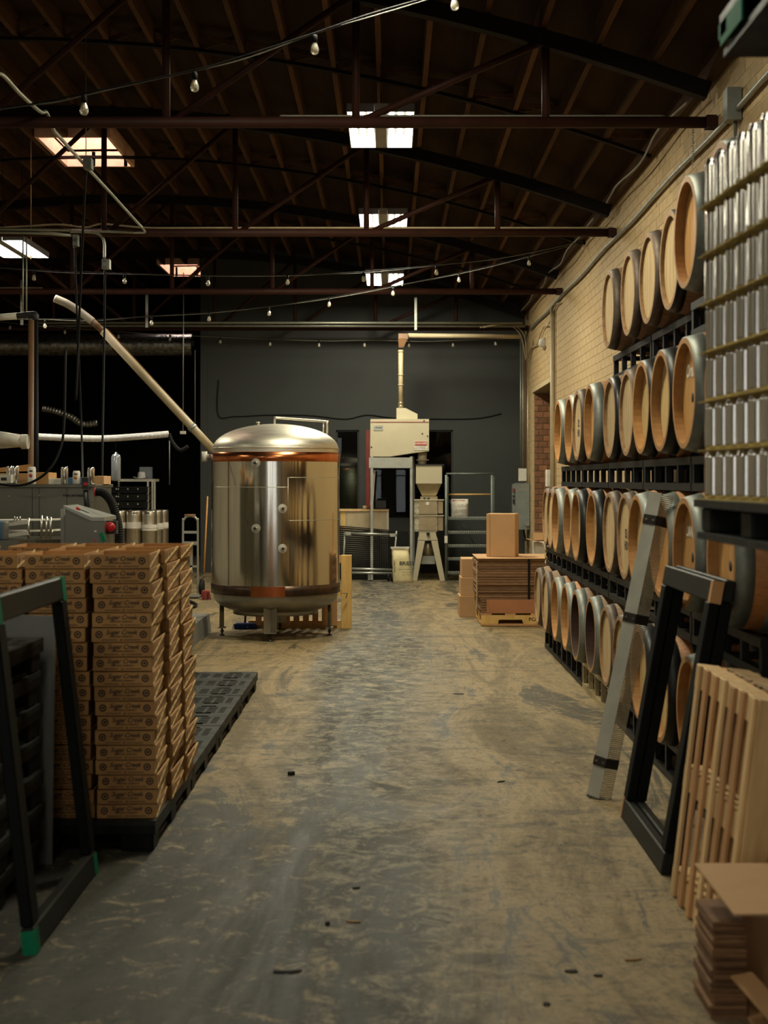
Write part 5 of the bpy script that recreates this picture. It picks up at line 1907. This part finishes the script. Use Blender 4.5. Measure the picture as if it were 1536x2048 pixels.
# kegs stacked two high
Dk = 22.0
keg_b = MB().lathe([(.0, .03), (.10, .03), (.112, 0), (.117, .004), (.117, .07), (.1175, .075), (.1175, .30), (.119, .305), (.119, .315), (.1175, .32), (.1175, .50), (.117, .505), (.115, .575), (.108, .59), (.104, .585), (.104, .54), (0, .53)], 28)
keg_me = keg_b.mesh('shell', 'keg_steel')
lab_me = MB().lathe([(.1185, .315), (.1185, .41)], 28, a0=PI, a1=2 * PI).mesh('paper_band', 'paper_white')
slot_me = MB().box(-.035, .035, -.121, -.10, .545, .562).mesh('hand_slot', 'dark_box')
for i, (x, dd) in enumerate(((206.5, 0), (237.5, .02), (268.2, 0), (299, 0), (311, .26), (322, .52))):
    for lv in range(2):
        lb = 'steel keg with white paper band, %s tier, %s from the left' % ('upper' if lv else 'lower', ORD[i])
        t = thing('beer_keg', lb, 'keg', (P(x, 0, Dk + dd).x, Dk + dd, lv * .59), group='steel kegs stacked two high')
        s = inst('shell', keg_me, t)
        inst('paper_band', lab_me, t, (0, 0, rnd.uniform(-.05, .01)))
        inst('hand_slot', slot_me, t, (0, 0, 0), (0, 0, rnd.uniform(-.4, .4)))
# black plastic spacer stack and rack frame behind the kegs
Db = 24.2
sp = random.Random(12)
z = 0.0
for k in range(12):
    zt4 = z + .128
    t = thing('black_crate', 'shallow black crate in the tall stack behind the kegs, %s' % ('lowest' if k == 0 else ORD[k] + ' from the floor'), 'crate', (P(240, 0, Db).x, Db + .3, z), group='black crates behind the kegs')
    x0, x1 = P(193, 0, Db).x, P(288, 0, Db).x
    MB().cbox(x0, x1, Db, Db + .7, z + .012, zt4 - .008, .006).build('tub', 'plastic_black', t)
    MB().box(x0 - .01, x1 + .01, Db - .01, Db + .71, zt4 - .016, zt4 - .004).build('lip', 'plastic_dust', t)
    for xx in (212, 232, 236, 255, 275):
        MB().box(P(xx, 0, Db).x, P(xx + 1.6, 0, Db).x, Db - .013, Db + .01, zt4 - .05, zt4 - .028).build('clip', 'paper_white', t)
    z = zt4
sf = thing('steel_shelf', 'pale steel shelf frame at the right end of the black crates', 'shelf', P(298, 0, Db + .4))
sf.location.z = 0
for x in (294, 303, 307.5):
    MB().prect(x, 962, x + 3, 960 + F * HC / (Db + .4), Db + .4 + (.3 if x > 300 else 0), .04).build('upright', 'pipe_white', sf)
MB().prect(236, 958, 309, 963, Db + .75, .5).build('shelf_board', 'pipe_white', sf)
MB().prect(236, 1120, 309, 1126, Db + .75, .5).build('shelf_board', 'pipe_white', sf)
MB().prect(236, 963, 239, 960 + F * HC / (Db + 1.2), Db + 1.2, .04).build('upright', 'pipe_white', sf)
ht = thing('cowboy_hat', 'white felt hat lying on the steel shelf', 'hat', P(283, 958, Db + .95))
q = P(283, 958, Db + .95)
n = 24
prof = [(0.20, .012), (.155, .0), (.10, .008), (.092, .06), (.085, .115), (.06, .135), (.03, .118), (0, .115)]
vs, fs = [], []
for r, h in prof:
    for j in range(n):
        a_ = 2 * PI * j / n
        up = .03 * abs(math.cos(a_)) ** 2 if r > .15 else 0
        vs.append((q.x + r * math.cos(a_) * .72, q.y + r * math.sin(a_), q.z + h * .95 + up))
for i in range(len(prof) - 1):
    fs += [(i * n + j, i * n + (j + 1) % n, (i + 1) * n + (j + 1) % n, (i + 1) * n + j) for j in range(n)]
MB().add(vs, fs, 0, True).build('felt', 'hat_white', ht)
tag(MB().prect(279, 934, 304, 957.8, Db + 1.17, .08).build('plastic_bin', 'clear_plastic'), 'clear plastic bin behind the white hat', 'bin')
fb = thing('filter_bottle', 'tall clear plastic bottle hanging from the white insulated pipe', 'bottle', P(232, 962, 17.98))
MB().lathe([(0, 0), (.056, .004), (.06, .015), (.06, .30), (.046, .335), (.016, .345), (.016, .365), (0, .365)], 24, 'Z', P(232, 962, 17.98)).build('shell', 'clear_plastic', fb)
MB().tube([P(232, 906, 17.98), P(231, 880, 17.98)], .003, 5).build('cord', 'cable_black', fb)

# hand truck and mops
hx = thing('hand_truck', 'aluminium hand truck standing left of the tank', 'hand truck', (P(381, 0, 20).x, 20.2, 0))
Dh = 20.0
fy = 960 + F * HC / Dh
pa = smooth_path([P(366, fy - 8, Dh), P(366, 1050, Dh), P(368, 1040, Dh), P(372, 1034, Dh), P(380, 1032, Dh), P(389, 1034, Dh), P(394, 1040, Dh), P(395.5, 1050, Dh), P(395.5, fy - 8, Dh)], 5)
MB().tube(pa, .016, 10).build('side_frame', 'galv', hx)
MB().tube([P(369, 1031, Dh), P(391, 1031, Dh)], .020, 10).build('grip', 'kraft_flat', hx)
for y, h in ((1062, 5), (1083, 7), (1131, 4)):
    MB().prect(367, y, 395, y + h, Dh - .01, .03).build('cross_plate', 'galv', hx)
MB().prect(379, 1090, 385, 1146, Dh - .01, .03).build('centre_strut', 'galv', hx)
MB().prect(362, fy - 3, 398, fy, Dh - .22, .22).build('toe_plate', 'galv', hx)
for x in (359, 402):
    MB().lathe([(0, -.03), (.10, -.03), (.125, -.02), (.125, .02), (.10, .03), (0, .03)], 22, 'X', (P(x, 0, Dh).x, Dh + .1, .125)).build('wheel', 'rubber', hx)
br = thing('broom', 'broom with yellow handle and red head leaning left of the tank', 'broom', (P(408, 0, 19.6).x, 19.6, 0))
MB().tube([P(408, 1145, 19.6), P(415, 993, 19.9)], .011, 8).build('handle', 'orange_pole', br)
b = MB()
for i in range(40):
    x = P(404, 0, 19.6).x + .10 * (i % 10) / 9
    y = 19.56 + .03 * (i // 10)
    b.tube([(x, y, .11), (x + rnd.uniform(-.03, .03), y + rnd.uniform(-.03, .03), .004)], [.006, .005], 4, cap=False)
b.build('bristles', 'red_paint', br)
MB().cbox(P(404, 0, 19.6).x, P(404, 0, 19.6).x + .10, 19.56, 19.65, .10, .13, .008).build('head', 'red_paint', br)
fh = smooth_path([P(360, 1156, 19.4), P(375, 1163, 19.2), P(392, 1178, 18.6), P(384, 1196, 18.2), P(366, 1188, 18.4)], 8)
for p in fh:
    p.z = .022
tag(MB().tube(fh, .020, 8).build('floor_hose', 'cable_black'), 'black hose lying on the floor by the hand truck', 'hose')
fk = thing('floor_mat', 'grey floor mat under the hand truck', 'mat', (P(366, 0, 20.9).x, 20.9, 0))
MB().box(P(330, 0, 20.7).x, P(362, 0, 20.7).x, 20.6, 21.2, 0.001, .02).build('mat', 'stand_grey', fk)

# ============================================================ PIPES, DUCTS, CONDUITS
o = MB().lathe([(.20, 0)] + [(.20 + .006 * (i % 2), .25 * i) for i in range(1, 15)] + [(.20, 3.7)], 20, 'X', (P(-20, 0, 26.0).x, 26.0, P(0, 690, 26.0).z)).build('foil_duct', 'foil')
tag(o, 'silver foil wrapped duct high across the dark side bay', 'duct')
cx_ = smooth_path([P(85, 817, 25), P(110, 822, 25), P(140, 833, 25), P(165, 848, 25), P(195, 846, 25)], 10)
tag(MB().tube(cx_, [.05 + .012 * (i % 2) for i in range(len(cx_))], 12, smooth=False).build('flexible_duct', 'foil'), 'crinkled silver flexible duct hanging in the dark bay', 'duct')
fp = smooth_path([P(70, 873, 18), P(140, 876, 18), P(210, 877, 18), P(290, 872, 18), P(337, 868, 18)], 14)
tag(MB().tube(fp, [.040 + .002 * (i % 2) for i in range(len(fp))], 12, smooth=False).build('insulated_pipe', 'foam_white'), 'white ribbed insulated pipe across the dark bay', 'pipe')
fp = smooth_path([P(338, 868, 18), P(345, 885, 18), P(360, 900, 18), P(376, 893, 18)], 8)
tag(MB().tube(fp, [.024 + .002 * (i % 2) for i in range(len(fp))], 10, smooth=False).build('ribbed_hose', 'rubber'), 'dark ribbed hose drooping from the insulated pipe end', 'hose')
b = MB().tube([P(-10, 874, 13.5), P(53, 884, 13.5)], .062, 18).lathe([(.070, -.03), (.070, .03)], 18, 'X', P(50, 883.5, 13.5)).tube([P(-10, 892, 13.6), P(40, 888, 13.6)], .03, 12)
tag(b.build('drain_pipe', 'pipe_white'), 'large white plastic pipe entering at the left edge', 'pipe')
st = thing('standpipe', 'brown and black standpipe with elbow left of the aisle', 'pipe', (P(62, 0, 14.5).x, 14.5, 0))
MB().tube([(P(61, 0, 14.5).x, 14.5, 0), P(62.5, 640, 14.5)], .030, 12).build('brown_pipe', 'pipe_brown', st)
MB().tube([(P(70, 0, 14.5).x, 14.56, 0), P(70.5, 640, 14.56)], .030, 12).build('black_pipe', 'cable_black', st)
MB().tube(smooth_path([P(71, 640, 14.56), P(71, 630, 14.56), P(62, 629, 14.56), P(34, 632, 14.56)], 4), .032, 12).build('elbow', 'dark_box', st)
MB().tube([P(34, 632, 14.56), P(-20, 636, 14.56)], .034, 12).build('white_branch', 'pipe_white', st)
# diagonal grain auger
au = thing('grain_auger_tube', 'long beige diagonal grain tube descending to the tank', 'tube', P(425, 893, 17.0))
MB().tube([P(427, 900, 17.0), P(385, 855, 17.0), P(300, 764, 17.0), P(206, 662, 17.0)], .048, 14).build('lower_tube', 'pipe_beige', au)
MB().tube(smooth_path([P(185, 643, 17.0), P(160, 624, 17.0), P(135, 608, 17.0), P(110, 597, 17.0)], 6), .048, 14).build('upper_bend', 'pipe_white', au)
MB().tube([P(208, 664, 17.0), P(183, 641, 17.0)], .040, 12).build('joint', 'pipe_brown', au)
MB().tube([P(388, 858, 17.0), P(382, 852, 17.0)], .056, 14).build('coupling', 'galv', au)
MB().beam(P(212, 660, 17.06), P(392, 856, 17.06), .02, .05).build('stiffener', 'pipe_brown', au)
# upper-left conduits along truss two and the aisle
c1 = smooth_path([P(-20, 150, 9.2), P(4, 149, 9.3), P(40, 187, 9.7), P(80, 223, 10.2), P(92, 224, 10.35), P(101, 245, 10.5), P(108, 262, 10.7)], 6) + [P(165, 325, 11.9), P(225, 390, 13.25), P(270, 440, 14.45)] + smooth_path([P(286, 457, 14.95), P(290, 464, 15.0), P(280, 465, 15.0), P(262, 464.5, 15.0)], 4) + [P(120, 460, 15.0), P(-20, 458, 15.0)]
tag(MB().tube(c1, .014, 8).build('conduit_run', 'conduit'), 'thin steel conduit zigzagging under the roof at upper left', 'conduit')
c2 = [P(-20, 464, 14.9), P(100, 467, 14.9), P(142, 471, 14.9)]
cb = thing('conduit_drop', 'steel conduit ending in a cable box, upper left', 'conduit', P(150, 490, 14.9))
MB().tube(c2, .016, 8).build('conduit', 'conduit', cb)
MB().prect(145, 469, 155, 491, 14.85, .09).build('junction_box', 'panel_grey', cb)
MB().tube([P(150, 491, 14.9), P(150, 496, 14.9)], .016, 8).build('gland', 'strap_dark', cb)
cb2 = thing('conduit_drop', 'curved steel conduit ending in a square outlet box', 'conduit', P(211, 540, 14.9))
MB().tube(smooth_path([P(140, 463, 14.95), P(175, 464, 14.95), P(195, 467, 14.95), P(206, 477, 14.95), P(209, 490, 14.95), P(209, 517, 14.95)], 5), .015, 8).build('conduit', 'conduit', cb2)
MB().prect(203.5, 518, 218.5, 537, 14.9, .1).build('outlet_box', 'galv', cb2)
for x, y in ((206, 521), (210, 521), (206, 533), (210, 533)):
    MB().prect(x, y, x + 2, y + 2, 14.895, .01).build('knockout', 'dark_box', cb2)
tag(MB().tube([P(172, 60, 11.9), P(172, 318, 11.9)], .004, 5).build('hanger_rod', 'cable_grey'), 'thin hanger rod above the conduit box', 'rod')
jb = MB().prect(166, 315, 182, 336, 11.85, .1).build('junction_box', 'panel_grey')
tag(jb, 'square junction box on the diagonal conduit under the skylight', 'junction box')
for pts, lb in (([P(150, 495, 14.9), P(153, 600, 14.9), P(157, 700, 14.9), P(163, 860, 14.9), P(166, 975, 14.0)], 'black power cable hanging from the left cable box'),
                ([P(172, 340, 12.0), P(165, 480, 13.0), P(158, 650, 13.5), P(152, 800, 13.5)], 'black cable dropping from the junction box under the skylight'),
                ([P(210, 540, 14.95), P(209, 640, 14.9), P(207, 760, 14.5), P(203, 1020, 13.2)], 'black cable hanging from the square outlet box'),
                ([P(-10, 967, 12.2), P(30, 971, 12.2), P(62, 965, 12.2), P(95, 943, 12.2), P(118, 905, 12.3), P(128, 850, 12.4), P(131, 700, 12.6)], 'thick black cable looping across the canning machine')):
    tag(MB().tube(smooth_path(pts, 8), .011, 8).build('power_cable', 'cable_black'), lb, 'cable', 'black cables hanging at the left')
for x, y0, y1, dd, r, m_, lb in ((62, 60, 518, 17.2, .006, 'cable_cream', 'pale cord rising from the left tube light'), (46, 470, 635, 15.0, .008, 'conduit', 'first thin vertical rod at the far left'),
                                 (53, 475, 640, 15.0, .008, 'conduit', 'second thin vertical rod at the far left'),                                  (390, 700, 860, 22.5, .006, 'cable_grey', 'thin grey cord beside the hanging chain'), (339, 880, 970, 18.3, .006, 'cable_grey', 'thin cord below the insulated pipe end')):
    tag(MB().tube([P(x, y0, dd), P(x, y1, dd)], r, 6).build('hanging_cord', m_), lb, 'cord')
pc = thing('pull_chain', 'long pull chain with a white end block hanging from the far skylight', 'chain', P(366, 868, 22))
MB().tube([P(367, 545, 22), P(366, 862, 22)], .007, 6).build('chain', 'galv', pc)
MB().prect(360, 862, 371, 868, 22, .05).build('end_block', 'paper_white', pc)
# perforated hanger straps by truss three and four
for x, y0, y1, dd in ((41, 560, 650, 20.2), (291, 590, 655, 21.5), (829, 595, 660, 23.8)):
    b = MB().plate(5, 60, .008, abs(P(0, y0, dd).z - P(0, y1, dd).z) / 60, lambda i, j: i == 2 and j % 3 == 1, lambda u, v, w_: (P(x, 0, dd).x + u, dd + w_, P(0, y1, dd).z + v), .004)
    tag(b.build('hanger_strap', 'galv'), 'perforated steel hanger strap %s' % ({41: 'at the far left', 291: 'above the grain tube', 829: 'in front of the grey wall'}[x]), 'strap')
for y, r, m_, dd, xa_, xb_, lb in ((645, .022, 'conduit', 24.2, 60, 1045, 'upper long grey conduit across the end wall'), (651, .026, 'galv', 24.3, 60, 1050, 'lower long grey conduit across the end wall'),
                                   (577, .030, 'pipe_white', 22.5, -20, 85, 'short white pipe under the third truss at left')):
    tag(MB().tube([P(xa_, y, dd), P(xb_, y + 1, dd)], r, 10).build('ceiling_conduit', m_), lb, 'conduit')
# cream cable lying along truss two
pts = [P(x, y, 15.07) for x, y in ((-10, 457), (60, 452), (120, 449), (170, 455), (200, 448), (240, 451), (300, 457), (420, 456), (480, 459), (540, 464), (620, 462), (700, 459), (820, 462), (1000, 461), (1100, 464), (1180, 467), (1226, 463))]
for p in pts:
    p.z = max(p.z, 4.27 + .052)
tag(MB().tube(smooth_path(pts, 6), .011, 8).build('truss_cable', 'cable_cream'), 'cream cable laid along the second roof truss', 'cable')
pts = [P(x, y, 10.42) for x, y in ((560, 235), (650, 234), (880, 238), (960, 235), (1050, 238), (1130, 238), (1200, 236), (1250, 239), (1330, 237))]
for p in pts:
    p.z = max(p.z, 4.27 + .048)
tag(MB().tube(smooth_path(pts, 6), .008, 8).build('truss_cable', 'cable_grey'), 'thin grey cable on top of the nearest roof truss', 'cable')
# conduit high along the brick wall, junction box, cable in the eave
zc1 = 4.20
wc = [(WX - .04, y, zc1 - .02 + .012 * math.sin(y * 1.7)) for y in [4.5 + .5 * i for i in range(40)]]
tag(MB().tube(wc, .020, 10).build('wall_conduit', 'galv'), 'long grey conduit high along the brick wall', 'conduit')
jb2 = thing('junction_box', 'grey junction box on the high wall conduit', 'junction box', (WX - .05, 10.0, 4.1))
yj = F * (WX - .05) / (1468 - VX)
MB().box(WX - .11, WX - .012, yj - .06, yj + .06, 4.10, 4.32).build('box', 'panel_grey', jb2)
MB().tube([(WX - .04, yj, 4.10), (WX - .04, yj, 3.2)], .013, 8).build('drop_conduit', 'galv', jb2)
pts = [(WX - .18 + .02 * math.sin(y * 3.1), y, roof(WX - .18) - .03 + .02 * math.sin(y * 2.3)) for y in [10.7 + .4 * i for i in range(11)]]
tag(MB().tube(smooth_path(pts, 4), .010, 6).build('eave_cable', 'cable_grey'), 'loose grey cable in the eave above the brick wall, nearer bay', 'cable')
pts = [(WX - .18 + .02 * math.sin(y * 3.1), y, roof(WX - .18) - .03 + .02 * math.sin(y * 2.3)) for y in [15.4 + .4 * i for i in range(22)]]
tag(MB().tube(smooth_path(pts, 4), .010, 6).build('eave_cable', 'cable_grey'), 'loose grey cable in the eave above the brick wall, far bay', 'cable')
for dx, lb in ((0, 'slack cable curving down into the far corner'), (.06, 'second slack cable curving down into the far corner')):
    pts = [(P(960, 0, 24.2).x + dx, 24.2, P(0, 655, 24.2).z), (P(1010, 0, 24.2).x + dx, 24.3, P(0, 652, 24.2).z + .04), (P(1040, 0, 24.5).x + dx, 24.5, P(0, 668, 24.5).z), (P(1052, 0, 24.6).x + dx * .3, 24.65, P(0, 720, 24.6).z)]
    tag(MB().tube(smooth_path(pts, 8), .010, 6).build('corner_cable', 'cable_cream'), lb, 'cable')
pts = [(WX - .04, 19.8 + .5 * i, 4.12 - .04 * i + .05 * math.sin(i * 1.8)) for i in range(10)]
tag(MB().tube(smooth_path(pts, 5), .011, 6).build('wall_cable', 'cable_cream'), 'cream cable sagging along the top of the brick wall by the corner', 'cable')
wall_wire = smooth_path([P(437, 760, YB - .02), P(437, 830, YB - .02), P(470, 833, YB - .02), P(540, 830, YB - .02), P(620, 831, YB - .02), P(690, 838, YB - .02), P(735, 830, YB - .02), P(790, 836, YB - .02), P(900, 838, YB - .02), P(960, 836, YB - .02), P(1003, 827, YB - .02)], 8)
tag(MB().tube(wall_wire, .008, 6).build('wall_wire', 'cable_black'), 'black wire swagged across the grey end wall', 'wire')
# chain hanging at the wall end of truss one
ch = thing('chain', 'steel chain hanging at the brick wall end of the nearest truss', 'chain', P(1389, 300, 10.6))
for k in range(14):
    p = P(1386, 258 + k * 5.2, 10.6)
    n = 10
    b = MB()
    ring = [(p.x + .008 * math.cos(2 * PI * j / n) * (1 if k % 2 else .2), p.y + .008 * math.cos(2 * PI * j / n) * (.2 if k % 2 else 1), p.z + .013 * math.sin(2 * PI * j / n)) for j in range(n + 1)]
    b.tube(ring, .0025, 5, cap=False)
    b.build('link', 'galv', ch)


# ============================================================ STRING LIGHTS
def bulb_meshes():
    s = .9
    gl = MB().lathe([(.0115, -.028), (.0125, -.034), (.021, -.058), (.0235, -.072), (.021, -.086), (.012, -.095), (0, -.098)], 14)
    so = MB().lathe([(0, .012), (.012, .012), (.0155, 0), (.0165, -.030), (.012, -.032)], 12)
    fi = MB()
    for k in range(4):
        a_ = k * PI / 2
        fi.tube([(.003 * math.cos(a_), .003 * math.sin(a_), -.034), (.008 * math.cos(a_), .008 * math.sin(a_), -.058), (.003 * math.cos(a_), .003 * math.sin(a_), -.08)], .0013, 4)
    return gl.mesh('bulb', 'bulb_glass'), so.mesh('socket', 'cable_black'), fi.mesh('filament', 'filament')


bg, bs_, bf = bulb_meshes()


def strand(pts, bulbs, d, label, k=1.0):
    t = thing('string_light', label, 'string lights', pts[0], group='festoon string lights')
    pp_ = smooth_path(pts, 8)
    MB().tube(pp_, .0045, 5).build('cable', 'cable_black', t)
    pp2 = [p + Vector((0, .004, -.010 + .006 * math.sin(i * .35))) for i, p in enumerate(pp_)]
    MB().tube(pp2, .0035, 5).build('messenger_wire', 'cable_grey', t)
    for (x, y, dd) in bulbs:
        p = P(x, y, dd)
        # hang the socket from the nearest point of the cable
        near = min(pp_, key=lambda q_: abs((q_.x / q_.y) - (p.x / p.y)))
        loc = Vector((near.x + (p.x - near.x) * .0, near.y, near.z - .022)) - world_loc(t)
        so = inst('socket', bs_, t, tuple(loc))
        inst('bulb', bg, so)
        inst('filament', bf, so)
    return t


strand([P(-40, 222, 7.6), P(80, 205, 7.6), P(168, 186, 7.6), P(389, 140, 7.7), P(500, 108, 7.75), P(629, 66, 7.8), P(740, 28, 7.8), P(910, -22, 7.9), P(1000, -60, 7.9)],
       [(168, 198, 7.6), (389, 152, 7.7), (629, 85, 7.8), (910, 0, 7.9)], 7.7, 'string of clear bulbs nearest the viewer, top left')
strand([P(-30, 532, 16), P(68, 540, 16), P(200, 545, 16), P(416, 551, 16), P(575, 549, 16.2), P(650, 548, 16.3), P(727, 543, 16.4), P(873, 530, 16.6), P(1000, 515, 17), P(1168, 480, 17.2)],
       [(68, 548, 16), (248, 548, 16), (416, 562, 16), (575, 560, 16.2), (727, 550, 16.4), (873, 537, 16.6), (1168, 490, 17.2)], 16.5, 'string of clear bulbs in front of the third truss')
strand([P(-30, 640, 18), P(90, 638, 18), P(195, 639, 18), P(303, 632, 18), P(418, 624, 18), P(538, 613, 18), P(658, 595, 18), P(786, 573, 18), P(918, 546, 18), P(1058, 512, 17.6), P(1160, 486, 17.4)],
       [(90, 646, 18), (195, 647, 18), (303, 640, 18), (418, 632, 18), (538, 620, 18), (658, 602, 18), (786, 580, 18), (918, 553, 18), (1058, 519, 17.6)], 18, 'string of clear bulbs rising from left to the right wall')
strand([P(-30, 640, 24), P(20, 645, 24), P(130, 654, 24), P(237, 663, 24), P(340, 668, 24), P(540, 678, 24), P(638, 680, 24), P(729, 680, 24), P(818, 681, 24), P(906, 680, 24), P(1030, 676, 24)],
       [(20, 652, 24), (130, 661, 24), (237, 670, 24), (340, 675, 24), (442, 680, 24), (540, 685, 24), (638, 687, 24), (729, 687, 24), (818, 688, 24), (906, 687, 24), (993, 682, 24)], 24, 'far string of clear bulbs along the grey wall')

# ============================================================ SMALL DEBRIS ON THE FLOOR
def chip(x, y, w_, l_, ang, material, label, cat='debris', h=.006):
    d_ = F * HC / (y - VY)
    p = P(x, y, d_)
    b = MB()
    n = 9
    rr2 = random.Random(int(x * 7 + y))
    poly = [(math.cos(2 * PI * i / n) * l_ / 2 * rr2.uniform(.65, 1), math.sin(2 * PI * i / n) * w_ / 2 * rr2.uniform(.65, 1)) for i in range(n)]
    ca, sa = math.cos(ang), math.sin(ang)
    poly = [(p.x + u * ca - v * sa, d_ + u * sa + v * ca) for u, v in poly]
    b.prism(poly, 'Z', 0.0, h)
    tag(b.build('floor_debris', material), label, cat, 'scraps on the concrete floor')


chip(1268, 1921, .016, .075, .2, 'leaf', 'curled brown wood sliver on the floor at lower right')
chip(706, 1845, .014, .07, -.1, 'leaf', 'brown wood sliver in the middle of the near floor')
chip(1143, 1944, .03, .05, .1, 'debris', 'black scrap on the floor at lower right')
chip(1197, 1953, .018, .04, 0, 'debris', 'smaller black scrap right of the black scrap')
chip(1093, 2010, .03, .03, .4, 'debris', 'black lump at the bottom edge of the floor')
chip(655, 1850, .02, .02, .4, 'debris', 'tiny dark pebble beside the middle wood sliver', h=.012)
chip(713, 1777, .02, .04, .3, 'debris', 'small dark scrap above the middle wood sliver')
chip(583, 1550, .04, .05, .5, 'debris', 'dark lump on the floor near the empty pallets', h=.02)
chip(588, 1944, .03, .06, .2, 'debris', 'black smear of rubber at lower left of the floor')
chip(560, 1945, .02, .05, .0, 'debris', 'second black smear of rubber at lower left')
chip(918, 1388, .09, .12, .0, 'debris', 'flat dark patch on the floor in mid aisle', h=.002)
chip(1299, 1541, .02, .03, .2, 'paper_white', 'scrap of white paper by the rack foot')
chip(1002, 1564, .02, .06, .6, 'debris', 'dark flake on the floor right of centre')
